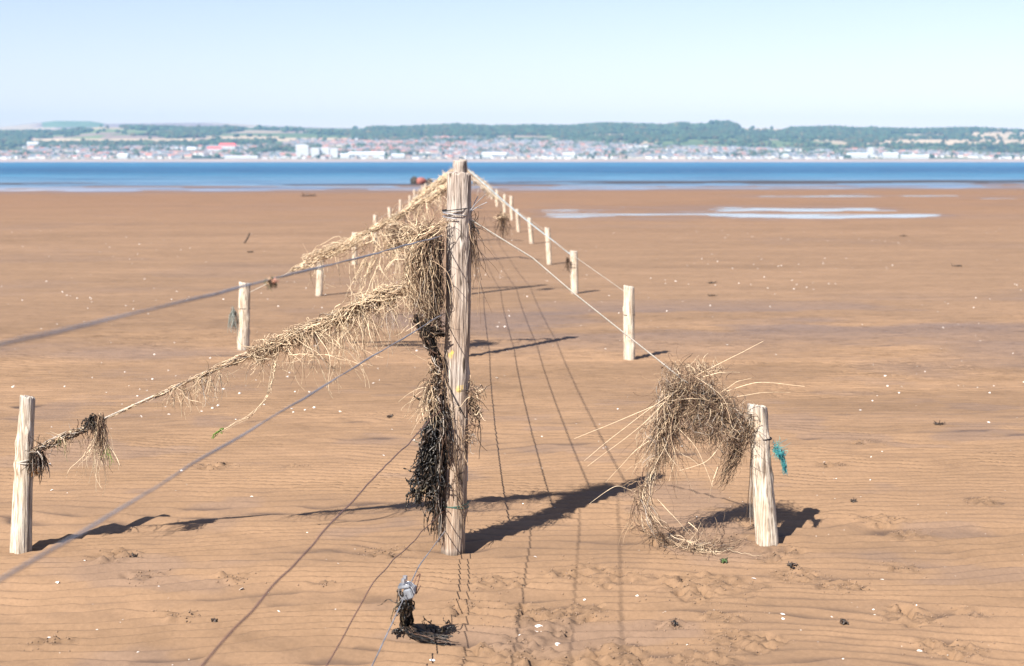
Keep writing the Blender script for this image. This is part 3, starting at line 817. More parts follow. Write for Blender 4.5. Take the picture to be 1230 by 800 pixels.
# side stakes
LX = [(-1.82, 5.828, .665, .043, .029), (-1.857, 12.152, .565, .053, .050), (-1.693, 16.997, .527, .042, .04), (-1.664, 22.245, .50, .042, .042)]
RX = [(1.305, 5.845, .600, .048, .041), (1.376, 11.416, .605, .046, .045), (1.385, 17.209, .517, .048, .046), (1.376, 22.135, .57, .042, .042), (1.383, 27.786, .503, .042, .042), (1.331, 32.6, .52, .042, .042), (1.42, 39.0, .66, .045, .045)]
lstakes, rstakes = [], []
for side, arr, res in (('left', LX, lstakes), ('right', RX, rstakes)):
    n0 = len(arr)
    for i in range(n0, 13):
        y = 5.83 + 5.56 * i; arr.append(((-1.63 if side == 'left' else 1.36) + rng.normal(0, .05), y + rng.normal(0, .15), .52 + rng.normal(0, .05), .042, .04))
    for i, (x, y, H, r0, r1) in enumerate(arr):
        near = i == 0; z0 = zs(x, y) - .003
        lean = {('left', 0): (.044, .0), ('right', 0): (-.058, .01), ('left', 1): (.012, 0), ('left', 2): (.02, 0), ('right', 1): (-.02, 0), ('right', 2): (-.02, 0)}.get((side, i), (rng.normal(0, .015), rng.normal(0, .015)))
        me = post_mesh(H, r0, r1, M_STAKE, 300 + i + (50 if side == 'right' else 0), 80 if near else (40 if i < 3 else 14), 220 if near else (80 if i < 3 else 18), 4 if near else 2, .35 if near else .2, lean=lean, cutslope=.12)
        o = link('wooden_stake', me, loc=(x, y, z0)); res.append(np.array((x + lean[0], y + lean[1], z0 + H)))
        if side == 'left':
            lab = {0: 'short bleached cracked stake at the left edge with rope looped round its middle', 1: 'short bleached stake of the left row just behind the straw covered rope',
                   2: 'third stake of the left row, pale with a thin green tie'}.get(i, 'short pale blurred stake, ' + ORD[i] + ' of the left row')
        else:
            lab = {0: 'short leaning stake at right beside the straw tangle with frayed teal rope', 1: 'short pale stake in the right row under the long slanting wire, before the straw tangle',
                   2: 'third stake of the right row, with a small dark weed scrap at its side'}.get(i, 'short pale blurred stake, ' + ORD[i] + ' of the right row')
        tag(o, lab, 'stake', 'short stakes of the ' + side + ' row')
        f = .62 if i else (.60 if side == 'left' else .77)
        rr = r0 + (r1 - r0) * f + .0035
        if near:
            if side == 'left':
                pts = np.concatenate([ring_pts(rr + .001, H * f, 1.0, 40, .010, -.6, .005), ring_pts(rr + .003, H * f + .004, 1.0, 40, -.006, -.6, -.004)])
                m = M_TWINE; rad = .0034
            else: pts = ring_pts(rr, H * f, 1.1, 50, .004, -1.0, .002); m = M_BLACK; rad = .0024
        else: pts = ring_pts(rr, H * f, 1.1, 24, .004); m = M_GREENCORD if (side == 'left' and i == 2) else M_BLACK; rad = .003
        t_, _ = wire_obj('tie', pts, rad, m, parent=o, npts=90 if near else 26)
        t_.location = (lean[0] * f, lean[1] * f, 0)
        o['_f'] = 0; del o['_f']

# ------------------------------------------------------------------ wires
def tagw(o, lab, cat='wire', g=None): return tag(o, lab, cat, g)
# long wires strung from post to post down the fence line
for z, lab in ((.29, 'lowest long wire running along the central fence line behind the foreground post'), (.62, 'second lowest long wire along the central fence line'),
               (.94, 'second highest long wire along the central fence line'), (1.23, 'highest long wire along the central fence line')):
    pts = [MP + (.05, 0, z)] + [p + np.array((.052, 0, z - p[2] * 0)) for p in cposts[1:]]
    P = []
    for a, b in zip(pts[:-1], pts[1:]):
        n = 14
        for i in range(n):
            t = i / n; q = a * (1 - t) + b * t; q[2] -= .03 * 4 * t * (1 - t); P.append(q)
    P.append(pts[-1])
    c = np.array(P); V, q = tubes(c[None], np.full((1, len(c)), .003), 5)
    tagw(link('fence_wire', make_mesh('fence_wire', V, q, M_GALV, True)), lab, g='long wires of the central fence line')
# wires that come towards the camera and pass it on its left
SL = .13; X0 = MP[0]
def planehit(px, py):
    d = ray(px, py); a = X0 - SL * MP[1]           # x = a + SL*y
    t = a / (d[0] - SL * d[1]); return np.array((d[0] * t, d[1] * t, CAM_H + d[2] * t))
anchor = (-1.17, -3.0)
def fore_wire(zp, marks, rad, mat, lab, x_at=-.05, strands=1, wob=0.0):
    p0 = np.array((X0 + x_at, MP[1] - .03, zp)); pts = [p0] + [planehit(*m) for m in marks]
    d = pts[-1] - pts[-2] if len(pts) > 2 else pts[-1] - p0
    t = (anchor[1] - pts[-1][1]) / d[1]; e = pts[-1] + d * t; e[0] = anchor[0]; e[2] = min(max(e[2], .25), 1.75)
    pts.append(e)
    P = polyline(pts, 260)
    for _ in range(3): P[1:-1] = (P[:-2] + 2 * P[1:-1] + P[2:]) / 4
    o, c = wire_obj('fence_wire', P, rad, mat, strands=strands, npts=600 if strands > 1 else 260, wob=wob, sides=8)
    tagw(o, lab); return c
wA = fore_wire(1.30, [(300, 343), (0, 415)], .0030, M_GREYCABLE, 'grey cable rising highest, blurred from the tall post to the left edge', wob=.004, strands=2)
wB = fore_wire(.985, [(200, 578), (0, 697)], .0027, M_GREYCABLE, 'grey cable running from the tall post down to the lower left corner', wob=.003, strands=2)
wC = fore_wire(.60, [(390, 635), (245, 800)], .0022, M_RUST, 'upper rusty brown wire hanging from the tall post to the bottom edge', wob=.008)
wD = fore_wire(.17, [(450, 697), (392, 800)], .0018, M_RUST, 'lower rusty brown wire leaving near the foot of the tall post', wob=.006)
wE = fore_wire(.09, [(503, 680), (447, 800)], .0026, M_GALV, 'lowest grey cable carrying the metal clamp near the tall post', x_at=-.04, strands=2)
anc = link('fence_post', post_mesh(1.95, .052, .05, M_POST, 77, 30, 60, 3, kind='main'), loc=(anchor[0] - .04, anchor[1] - .03, zs(anchor[0], anchor[1])))
tag(anc, 'tall grey post behind the viewer where the foreground cables end', 'post', 'tall posts of the central fence line')

# side wires: from each central post down to its two stakes
wR = None
for k in range(0, 13):
    P0 = cposts[k]
    for side, st in (('left', lstakes), ('right', rstakes)):
        e = st[k].copy(); x0 = .05 if side == 'right' else -.05
        if k == 0 and side == 'right':
            o, wR = wire_obj('fence_wire', [MP + (.055, -.01, 1.375), A(640, 310, 5.79), A(689, 352, 5.80), A(800, 440, 5.82), A(902, 521, 5.83)], .0033, M_TWINE, strands=3, pitch=.045, npts=520)
            tagw(o, 'pale twisted rope slanting from the top of the tall post down to the right', 'rope'); continue
        if k == 0 and side == 'left':
            o, wL = wire_obj('fence_wire', [MP + (-.05, -.01, 1.13), A(460, 350, 5.78), A(400, 378, 5.79), A(290, 427, 5.80), A(215, 462, 5.81), A(140, 496, 5.82), A(42, 540, 5.80)], .0042, M_TWINE, strands=3, pitch=.045, npts=640)
            tagw(o, 'straw covered rope slanting from the tall post down to the left edge stake', 'rope'); continue
        a = P0 + np.array((x0, 0, 1.50 if side == 'right' else 1.42)); e[2] -= .10 if side == 'left' else .06
        mat, nm = (M_BLUEROPE, 'pale blue rope') if (k == 2 and side == 'right') else (M_TWINE, 'thin pale rope')
        o, c = wire_obj('fence_wire', [a, (a + e) / 2 - np.array((0, 0, .03)), e], (.0055 if side == 'right' else .004) if k == 2 else .0026, mat, npts=30)
        if k in (1, 2, 3): tagw(o, nm + ' slanting from the ' + ORD[k - 1] + ' tall post behind down to its ' + side + ' stake', 'rope')
        else: tagw(o, 'faint far rope slanting to the ' + ORD[k] + ' stake of the ' + side + ' row', 'rope')

# ------------------------------------------------------------------ dead grass, straw and seaweed
def along(c, t):
    n = len(c) - 1; i = np.clip((t * n).astype(int), 0, n - 1); f = (t * n - i)[:, None]; return c[i] * (1 - f) + c[i + 1] * f
def sleeve(S, c, t0, t1, n, rad, cols, w, L=(.05, .16), grav=.03, r=(.0008, .0016), wob=.5):
    lumps = rng.uniform(t0, t1, max(6, n // 45)); t = np.where(rng.random(n) < .45, rng.uniform(t0, t1, n), rng.choice(lumps, n) + rng.normal(0, .012, n)).clip(t0, t1)
    p = along(c, t); d = along(c, np.clip(t + .01, 0, 1)) - along(c, np.clip(t - .01, 0, 1))
    d /= np.linalg.norm(d, axis=1, keepdims=True); d *= rng.choice([-1, 1], (n, 1))
    rr = rad(t) if callable(rad) else np.full(n, rad)
    p = p + rng.normal(0, 1, (n, 3)) * rr[:, None] * np.array((.6, .7, .7)) - np.array((0, 0, 1)) * rr[:, None] * .4
    P, R = grow(p, d + rng.normal(0, .22, (n, 3)), rng.uniform(*L, n), 11, grav, wob * .7, r, smooth=.85)
    S.add(P, R, pick(n, cols, w))
def wrap(S, c, t0, t1, n, rad, cols, w, frac=(.04, .16), jit=.018, r=(.0008, .0017), m=14, sag=.012):
    """strands lying along a rope, wandering round it"""
    t = rng.uniform(t0, t1, n); L = rng.uniform(frac[0], frac[1], n) * np.sign(rng.random(n) - .5)
    tt = np.clip(t[:, None] + L[:, None] * np.linspace(0, 1, m)[None], min(t0, t1) - .02, max(t0, t1) + .02).clip(0, 1)
    P = along(c, tt.ravel()).reshape(n, m, 3)
    rr = (rad(tt.ravel()) if callable(rad) else np.full(tt.size, rad)).reshape(n, m)
    ang = rng.uniform(0, 6.28, (n, 1)) + np.linspace(0, 1, m)[None] * rng.uniform(-7, 7, (n, 1)); q = rng.random((n, 1)) ** .6
    sd = rng.uniform(0, 999, (n, 1)); lin = np.linspace(0, 1, m)[None] * 4
    wx, wy, wz = [vnoise(lin + sd, sd * 1.7, k * 9.1, 5) + .5 * vnoise(2.3 * lin + sd, sd * 2.7, k * 5.1, 6) for k in (1, 2, 3)]
    off = np.stack([rr * q * np.cos(ang) * .3 + jit * wx * rr / .015, rr * q * np.cos(ang) + jit * wy * rr / .02, rr * q * np.sin(ang) + jit * wz * rr / .015 - sag * rr / .02], -1)
    S.add(P + off, rng.uniform(r[0], r[1], n)[:, None] * np.linspace(1, .5, m)[None], pick(n, cols, w))
def hang(S, p0, spread, n, L, cols, w, grav=.25, wob=.35, r=(.0007, .0014), d0=(0, 0, -1), dn=.5, steps=14, minz=None, pull=None):
    p = np.asarray(p0, float) + rng.normal(0, 1, (n, 3)) * np.asarray(spread)
    d = np.asarray(d0, float)[None] + rng.normal(0, dn, (n, 3))
    P, R = grow(p, d, rng.uniform(L[0], L[1], n), steps, grav, wob, r, minz=minz, guide=pull, pull=.35 if pull else 0)
    S.add(P, R, pick(n, cols, w))
def tangle(S, cen, size, n, L, cols, w, wob=.7, r=(.0008, .0016), grav=0.03, pull=.35, steps=14):
    cen = np.asarray(cen, float); size = np.asarray(size, float)
    u = rng.normal(0, 1, (n, 3)); u /= np.linalg.norm(u, axis=1, keepdims=True); u *= rng.random((n, 1)) ** .4
    p = cen + u * size; g = lambda q: np.clip((cen - q) / size, -2, 2) * (np.linalg.norm((q - cen) / size, axis=1, keepdims=True) > .7)
    P, R = grow(p, rng.normal(0, 1, (n, 3)) * (1, .6, 1), rng.uniform(L[0], L[1], n), steps, grav, wob, r, guide=g, pull=pull)
    S.add(P, R, pick(n, cols, w))
def path_strands(S, pts, n, width, cols, w, r=(.0009, .0016), m=26, jit=.012, frac=(.4, 1.0)):
    """strands following a path through space, each covering a stretch of it"""
    for _ in range(n):
        L = rng.uniform(*frac); s0 = rng.uniform(0, 1 - L); base = smooth_line(pts, 60, 14)
        t = np.linspace(s0, s0 + L, m); c = np.stack([np.interp(t, np.linspace(0, 1, 60), base[:, i]) for i in range(3)], 1)
        o = rng.normal(0, 1, 3) * width; sd = rng.integers(9999)
        for i in range(3): c[:, i] += o[i] * 1.0 + jit * fbm(t * 6 + 3.1 * i, 0, 0, 3, sd)
        c[:, 2] = np.maximum(c[:, 2], .004)
        rr = rng.uniform(*r) * np.linspace(1, .5, m)
        S.add(c[None], rr[None], pick(1, cols, w))

YP = 5.762
# --- brown root mass on the left of the tall post
S = Str()
ax = [(512, 283, .035, .03), (508, 305, .045, .04), (510, 330, .045, .045), (512, 352, .04, .04), (515, 372, .03, .035), (518, 392, .026, .03)]
for (px, py, rx, rz) in ax:
    tangle(S, A(px, py, YP - .03), (rx * .8, .04, rz), 130, (.05, .13), [PALE, TAN, BRN, DRK, GRY], [.22, .34, .26, .10, .08], wob=.9, pull=.2)
hang(S, A(512, 298, YP - .05), (.018, .03, .03), 150, (.10, .30), [PALE, TAN, BRN, GRY], [.3, .35, .25, .1], grav=.35, wob=.3)
hang(S, A(505, 278, YP - .04), (.05, .03, .02), 160, (.04, .13), [PALE, TAN, BRN], [.5, .35, .15], grav=.0, wob=.6, d0=(-.6, 0, .0), dn=.7)
hang(S, A(497, 345, YP - .05), (.02, .03, .06), 90, (.06, .18), [PALE, TAN, BRN], [.5, .3, .2], grav=.12, wob=.5, d0=(-.6, 0, -.6), dn=.5)
path_strands(S, [A(530, 268, YP - .05), A(505, 285, YP - .07), A(492, 320, YP - .07), A(500, 350, YP - .06), A(522, 380, YP - .06)], 110, (.012, .02, .012), [PALE, TAN, BRN], [.4, .4, .2], jit=.03)
path_strands(S, [A(529, 285, YP - .06), A(524, 320, YP - .08), A(529, 352, YP - .07), A(521, 388, YP - .06)], 90, (.008, .012, .012), [DRK, BRN, TAN], [.4, .4, .2], jit=.02)
o = S.obj('dried_root_clump', M_STRAW); tag(o, 'thick brown mass of dried roots and grass hanging on the left of the tall post', 'dried grass')
# --- crook of dark stalk and weed below it
S = Str()
path_strands(S, [A(500, 380, YP - .05), A(508, 395, YP - .06), A(515, 412, YP - .06), A(524, 428, YP - .05), A(531, 445, YP - .05)], 60, (.010, .012, .008), [DRK, BLK, BRN, GRY], [.4, .2, .3, .1], (.0015, .004), jit=.02)
path_strands(S, [A(534, 400, YP - .05), A(522, 396, YP - .06), A(512, 392, YP - .05), A(506, 384, YP - .05)], 40, (.008, .012, .01), [DRK, BLK, BRN], [.5, .3, .2], (.0015, .004), jit=.02)
for (px, py, rx, rz) in ((524, 440, .022, .03), (522, 460, .024, .03), (520, 482, .022, .03)):
    tangle(S, A(px, py, YP - .04), (rx * .75, .03, rz), 95, (.04, .12), [TAN, BRN, DRK, PALE, GRY], [.3, .3, .2, .1, .1], wob=.7, r=(.0009, .0024))
hang(S, A(521, 462, YP - .05), (.012, .02, .025), 90, (.05, .16), [TAN, BRN, DRK, PALE], [.35, .3, .15, .2], grav=.25, d0=(-.5, 0, -1))
hang(S, A(519, 470, YP - .05), (.012, .02, .02), 40, (.08, .2), [PALE, TAN], [.6, .4], grav=.12, d0=(-.8, 0, -1), dn=.25)
o = S.obj('withered_stalk_clump', M_STRAW); tag(o, 'crooked dark withered stalks half way up the tall post, left side', 'dried grass')
# --- black bladderwrack
def wrack(S, root, n, L, spread, d0, grav=.18, wob=.5, r=(.0022, .0048), minz=None):
    root = np.asarray(root, float)
    p = root + rng.normal(0, 1, (n, 3)) * np.asarray(spread); d = np.asarray(d0, float)[None] + rng.normal(0, .45, (n, 3))
    P, R = grow(p, d, rng.uniform(L[0], L[1], n), 16, grav, wob, r, minz=minz, smooth=.6)
    m = P.shape[1]; R = R * (1 + .7 * np.sin(np.arange(m)[None] * rng.uniform(1.5, 2.6, (n, 1)) + rng.uniform(0, 6, (n, 1)))).clip(.35, 2)
    S.add(P, R, pick(n, [BLK, DRK, np.array((.04, .033, .024)), np.array((.10, .08, .05))], [.6, .25, .1, .05]), 4)
S = Str()
wrack(S, A(526, 488, YP - .03), 40, (.08, .17), (.012, .02, .03), (-.15, 0, -1))
wrack(S, A(524, 515, YP - .03), 40, (.05, .12), (.010, .025, .03), (-.55, -.1, -.8), grav=.08, wob=.35)
wrack(S, A(522, 542, YP - .03), 60, (.05, .13), (.016, .03, .03), (-.7, -.1, -.7), grav=.08, wob=.35)
wrack(S, A(525, 570, YP - .03), 60, (.05, .11), (.018, .03, .03), (-.35, -.1, -.8), grav=.12)
for (a_, b_, c2, n_) in (((528, 480), (514, 520), (503, 560), 26), ((528, 500), (508, 550), (491, 584), 26), ((530, 520), (512, 570), (499, 612), 30), ((531, 530), (520, 580), (513, 618), 34), ((532, 540), (527, 590), (522, 622), 34), ((527, 500), (516, 535), (514, 575), 26)):
    path_strands(S, [A(*a_, YP - .04), A(*b_, YP - .06), A(*c2, YP - .05)], n_, (.007, .014, .008), [BLK, DRK, np.array((.04, .033, .024)), GRY], [.62, .26, .08, .04], r=(.0016, .0042), jit=.03, frac=(.15, .5), m=14)
wrack(S, A(510, 575, YP - .03), 40, (.05, .12), (.010, .02, .02), (-.8, 0, -.6), grav=.08)
wrack(S, A(501, 590, YP - .03), 34, (.03, .07), (.012, .02, .012), (-.4, 0, -.8))
wrack(S, A(526, 600, YP - .03), 22, (.08, .17), (.004, .006, .01), (.0, 0, -1), grav=.4, wob=.25)
path_strands(S, [A(534, 478, YP - .05), A(530, 520, YP - .07), A(527, 570, YP - .07), A(526, 620, YP - .06), A(525, 655, YP - .06)], 16, (.004, .008, .01), [DRK, BRN, GRY], [.4, .3, .3], (.0012, .0026), jit=.02, frac=(.6, 1))
path_strands(S, [A(523, 465, YP - .05), A(532, 500, YP - .075), A(537, 530, YP - .075), A(541, 560, YP - .07)], 12, (.003, .004, .01), [DRK, BRN, GRY], [.5, .3, .2], (.0012, .0025), jit=.02, frac=(.5, 1))
o = S.obj('bladderwrack_clump', M_WEED); tag(o, 'black bladderwrack seaweed hanging beside the lower half of the tall post', 'seaweed')
# --- wisps on the right of the tall post
S = Str()
hang(S, A(563, 275, YP + .01), (.006, .02, .02), 44, (.08, .24), [BRN, TAN, DRK], [.4, .35, .25], grav=.3, wob=.35, d0=(.4, 0, -1), dn=.25)
hang(S, A(566, 268, YP), (.006, .02, .02), 16, (.05, .12), [DRK, BRN], [.6, .4], grav=.0, wob=.5, d0=(1, 0, .1), dn=.5)
hang(S, A(567, 285, YP), (.006, .02, .03), 22, (.14, .34), [BRN, TAN, GRY], [.4, .3, .3], grav=.5, wob=.25, d0=(.15, 0, -1), dn=.12, r=(.0005, .001))
o = S.obj('grass_wisp', M_STRAW); tag(o, 'thin loose brown wisps of root at the upper right side of the tall post', 'dried grass')
S = Str()
hang(S, A(566, 470, YP - .01), (.01, .02, .03), 46, (.06, .15), [BRN, DRK, TAN, PALE], [.4, .25, .25, .1], grav=.14, wob=.9, d0=(.3, 0, -1), dn=.5, r=(.0007, .0018))
tangle(S, A(570, 495, YP), (.024, .03, .05), 45, (.04, .10), [BRN, DRK, TAN, PALE], [.35, .2, .3, .15], wob=.9, r=(.0008, .002))
tangle(S, A(564, 520, YP - .03), (.022, .03, .06), 36, (.04, .12), [BRN, TAN, GRY], [.35, .4, .25], wob=.9)
hang(S, A(575, 500, YP), (.005, .01, .01), 3, (.16, .2), [BRN, DRK], [.5, .5], grav=.3, wob=.3, d0=(0, 0, -1), dn=.1, r=(.0015, .0025))
o = S.obj('twig_tangle', M_STRAW); tag(o, 'spiky tangle of thin twigs at the lower right side of the tall post', 'dried grass')
S = Str()
for a, c in (((528, 410), (556, 640)), ((540, 575), (562, 640)), ((534, 545), (560, 618)), ((557, 520), (536, 600)), ((561, 560), (538, 470))):
    path_strands(S, [A(*a, YP - .056), A((a[0] + c[0]) / 2 + 3, (a[1] + c[1]) / 2, YP - .064), A(*c, YP - .056)], 3, (.004, .002, .01), [BRN, DRK, TAN], [.4, .3, .3], (.0008, .0018), jit=.02, frac=(.5, 1))
o = S.obj('twig', M_STRAW); tag(o, 'thin brown stems lying against the front face of the tall post', 'dried grass')

# --- straw on the left rope
ts = lambda px: np.interp(px, np.array([proj(*p)[0] for p in wL[::-1]]), np.linspace(1, 0, len(wL)))
S = Str()
prof = lambda t: np.interp(t, [ts(495), ts(470), ts(440), ts(400), ts(350), ts(300), ts(250), ts(200)], [.009, .013, .018, .022, .020, .011, .009, .006])
lump = lambda t: prof(t) * (.75 + .75 * np.clip(fbm(t * 26, 0, 0, 2, 77) + .35, 0, 1.2))
wrap(S, wL, ts(495), ts(196), 620, lump, [PALE, TAN, BRN, GRY], [.42, .34, .12, .12])
wrap(S, wL, ts(205), ts(120), 60, .004, [PALE, TAN, GRY], [.4, .4, .2], frac=(.03, .1))
sleeve(S, wL, ts(495), ts(196), 45, prof, [PALE, TAN, BRN, GRY], [.42, .36, .10, .12], (.04, .12), .1, wob=.8)
wrap(S, wL, ts(475), ts(290), 300, lambda t: 1.15 * lump(t), [PALE, TAN, BRN], [.5, .36, .14], frac=(.03, .12), sag=.02)
for q in rng.uniform(0, 1, 9):
    t_ = ts(480) + q * (ts(280) - ts(480)); tangle(S, along(wL, np.array([t_]))[0] - np.array((0, 0, .02)), (.035, .025, .022), 60, (.05, .13), [PALE, TAN, BRN], [.45, .35, .2], wob=.9)
for px, n, L in ((474, 14, .25), (456, 46, .28), (440, 20, .32), (428, 66, .24), (404, 60, .34), (392, 24, .2), (372, 66, .30), (352, 16, .25), (338, 34, .16), (310, 24, .18), (262, 26, .14), (243, 44, .17), (219, 26, .16), (206, 12, .09)):
    p = along(wL, np.array([ts(px)]))[0] - np.array((0, 0, .02))
    hang(S, p, (.022, .018, .010), n, (.04, L), [PALE, TAN, GRY], [.62, .28, .10], grav=.16, wob=.4, d0=(.45 if px > 350 else .0, 0, -.7), dn=.42, r=(.0006, .0013))
hang(S, along(wL, np.array([ts(450)]))[0], (.06, .02, .01), 60, (.06, .16), [PALE], [1], grav=-.0, wob=.2, d0=(.5, 0, .2), dn=.6)
# long straws slanting down to the right
for a, c in (((400, 372), (440, 470)), ((372, 392), (438, 452)), ((360, 400), (402, 482)), ((430, 360), (408, 420)), ((330, 430), (300, 440)), ((340, 425), (448, 440)), ((470, 345), (500, 330)), ((420, 372), (475, 362)), ((410, 370), (370, 440)), ((445, 362), (420, 430)), ((330, 436), (322, 474))):
    path_strands(S, [A(*a, YP), A((a[0] + c[0]) / 2, (a[1] + c[1]) / 2 - 6, YP - .03), A(*c, YP - .03)], 2, (.006, .01, .006), [PALE], [1], (.0010, .0018), jit=.012, frac=(.8, 1))
path_strands(S, [A(331, 432, YP), A(326, 460, YP - .01), A(318, 482, YP - .01), A(298, 500, YP - .01), A(263, 519, YP)], 4, (.003, .003, .003), [PALE], [1], (.0008, .0014), jit=.008, frac=(.97, 1))
o = S.obj('straw_tangle', M_STRAW); tag(o, 'pale straw matted along the rope between the tall post and the left stake', 'straw')
# green shoot
S = Str(); path_strands(S, [A(270, 514, YP), A(262, 519, YP), A(253, 527, YP)], 4, (.002, .002, .002), [np.array((.10, .20, .03))], [1], (.0012, .0022), jit=.01, frac=(.7, 1))
o = S.obj('green_shoot', M_STRAW); tag(o, 'small bright green leaf shoot hanging below the straw covered rope', 'leaf')
# weedy wrap next to the left stake
S = Str()
wrap(S, wL, ts(112), ts(45), 260, .011, [BRN, TAN, DRK, GRY, PALE], [.3, .2, .2, .2, .1], frac=(.02, .08), r=(.0009, .0022))
sleeve(S, wL, ts(112), ts(45), 60, .010, [BRN, TAN, DRK, GRY, PALE], [.3, .2, .2, .2, .1], (.03, .09), .03, wob=.8, r=(.0009, .0022))
hang(S, A(45, 545, 5.80), (.012, .02, .015), 160, (.03, .10), [DRK, BRN, GRY], [.4, .3, .3], grav=.3, r=(.001, .0025))
hang(S, A(75, 528, 5.80), (.03, .01, .006), 30, (.03, .09), [TAN, PALE, np.array((.18, .2, .08))], [.4, .3, .3], grav=.3)
hang(S, A(44, 560, 5.79), (.006, .01, .008), 50, (.02, .04), [np.array((.35, .16, .05)), DRK], [.6, .4], grav=.3, r=(.0015, .003))
o = S.obj('seaweed_wrap', M_STRAW); tag(o, 'dark weed wrapped round the rope next to the left edge stake', 'seaweed')
S = Str()
hang(S, A(119, 502, 5.80), (.009, .010, .010), 130, (.06, .18), [BRN, TAN, PALE], [.5, .3, .2], grav=.35, wob=.3, dn=.3)
hang(S, A(122, 520, 5.80), (.012, .01, .02), 40, (.12, .26), [PALE, TAN], [.7, .3], grav=.18, wob=.3, d0=(-.2, 0, -1), dn=.25)
wrack(S, A(111, 505, 5.80), 50, (.03, .07), (.008, .01, .010), (-.3, 0, -1), r=(.0018, .0035))
hang(S, A(128, 540, 5.80), (.004, .006, .01), 8, (.04, .07), [np.array((.16, .28, .04))], [1], grav=.3)
o = S.obj('hanging_tuft', M_STRAW); tag(o, 'brown grass tuft hanging from the rope right of the left edge stake', 'dried grass')
# bits on the upper cable
S = Str(); p = planehit(325, 338)
tangle(S, p, (.009, .009, .005), 26, (.012, .03), [BRN, TAN, np.array((.08, .12, .06)), np.array((.5, .25, .18))], [.35, .3, .2, .15], r=(.001, .002)); hang(S, p, (.006, .006, .003), 8, (.01, .022), [DRK, np.array((.09, .13, .06))], [.4, .6], grav=.4)
o = S.obj('weed_scrap', M_STRAW); tag(o, 'small weed scrap caught on the upper blurred cable', 'seaweed')
S = Str(); hang(S, np.array((-1.935, 12.1, .34)), (.01, .01, .02), 60, (.08, .2), [np.array((.25, .27, .24)), GRY], [.6, .4], grav=.5, wob=.2, r=(.002, .004))
o = S.obj('rope_end', M_STRAW); tag(o, 'pale frayed rope end hanging beside the second left stake', 'rope')

# --- big root tangle on the right rope
YR = 5.83
S = Str()
for (px, py, rx, rz, n) in ((808, 462, .035, .05, 420), (830, 468, .05, .06, 800), (850, 482, .05, .065, 850), (868, 497, .05, .06, 750), (888, 510, .04, .055, 600), (815, 490, .035, .06, 420), (800, 515, .028, .07, 380), (838, 505, .05, .03, 200), (880, 530, .025, .04, 160)):
    tangle(S, A(px, py, YR), (rx * .95, .06, rz * .92), int(n * .36), (.06, .20), [TAN, BRN, PALE, DRK, GRY], [.30, .42, .10, .08, .10], wob=.45, pull=.12, r=(.0005, .0012), grav=.04)
hang(S, A(803, 490, YR), (.022, .05, .05), 160, (.10, .36), [TAN, BRN, PALE, GRY], [.38, .32, .2, .1], grav=.22, wob=.4, d0=(-.25, 0, -1), dn=.3)
path_strands(S, [A(812, 450, YR), A(802, 500, YR - .02), A(788, 550, YR - .03), A(776, 590, YR - .04)], 110, (.024, .03, .015), [TAN, BRN, PALE, GRY], [.38, .3, .2, .12], r=(.0006, .0013), jit=.05, frac=(.3, .9))
path_strands(S, [A(786, 545, YR - .03), A(774, 580, YR - .05), A(772, 610, YR - .1), A(785, 632, YR - .14), G(806, 650, .01), G(835, 660, .01), G(872, 658, .01), G(900, 650, .01)], 62, (.013, .02, .006), [PALE, TAN, BRN, GRY], [.35, .3, .22, .13], r=(.0006, .0014), jit=.045, m=40, frac=(.15, .6))
hang(S, A(772, 590, YR - .05), (.02, .03, .03), 60, (.05, .16), [TAN, BRN], [.5, .5], grav=.15, wob=.8, dn=.6)
path_strands(S, [A(905, 500, YR), A(892, 530, YR), A(878, 558, YR), A(862, 590, YR)], 60, (.015, .02, .015), [BRN, TAN, DRK], [.4, .4, .2], jit=.025, frac=(.3, .9))
hang(S, A(855, 515, YR), (.05, .05, .015), 150, (.04, .14), [BRN, TAN, DRK, PALE], [.4, .35, .15, .1], grav=.15, wob=.6, dn=.5)
hang(S, A(905, 520, YR), (.004, .01, .01), 10, (.25, .4), [BRN, GRY, DRK], [.4, .3, .3], grav=.6, wob=.12, dn=.1, r=(.0012, .0022), steps=24)
hang(S, A(835, 445, YR), (.06, .05, .008), 140, (.03, .08), [BRN, TAN, PALE], [.4, .4, .2], grav=-.02, wob=.6, d0=(.2, 0, .6), dn=.6)
hang(S, G(835, 656, .02), (.07, .05, .002), 60, (.06, .2), [TAN, BRN, PALE], [.4, .4, .2], grav=.05, wob=.4, d0=(.6, .1, 0), dn=.5, minz=.003)
hang(S, G(770, 632, .02), (.03, .04, .002), 26, (.05, .14), [TAN, BRN], [.4, .6], grav=.05, wob=.7, d0=(-.6, .1, 0), dn=.6, minz=.003)
hang(S, A(765, 600, YR - .05), (.006, .01, .02), 8, (.15, .22), [TAN, BRN], [.4, .6], grav=.3, wob=.4, d0=(-.5, -.3, -1), dn=.2)
o = S.obj('root_tangle', M_STRAW); tag(o, 'big arched tangle of dead roots hanging between the slanting rope and the right stake', 'dried roots')
straw = [((812, 468), (765, 505), (702, 552)), ((808, 472), (770, 515), (706, 560)), ((803, 482), (775, 495), (690, 527)), ((838, 450), (868, 438), (916, 410)), ((842, 447), (846, 432), (851, 424)),
         ((845, 452), (870, 450), (893, 448)), ((872, 470), (910, 462), (966, 464)), ((866, 470), (885, 462), (902, 454)), ((885, 476), (915, 475), (950, 472)), ((812, 512), (838, 540), (857, 586)),
         ((834, 452), (872, 480), (887, 530)), ((780, 530), (762, 545), (728, 580)), ((760, 590), (740, 585), (708, 606)), ((812, 482), (835, 481), (856, 483)), ((862, 560), (855, 585), (852, 604)), ((868, 530), (850, 560), (815, 565)), ((790, 600), (812, 625), (835, 650)), ((826, 628), (838, 640), (850, 652))]
S = Str()
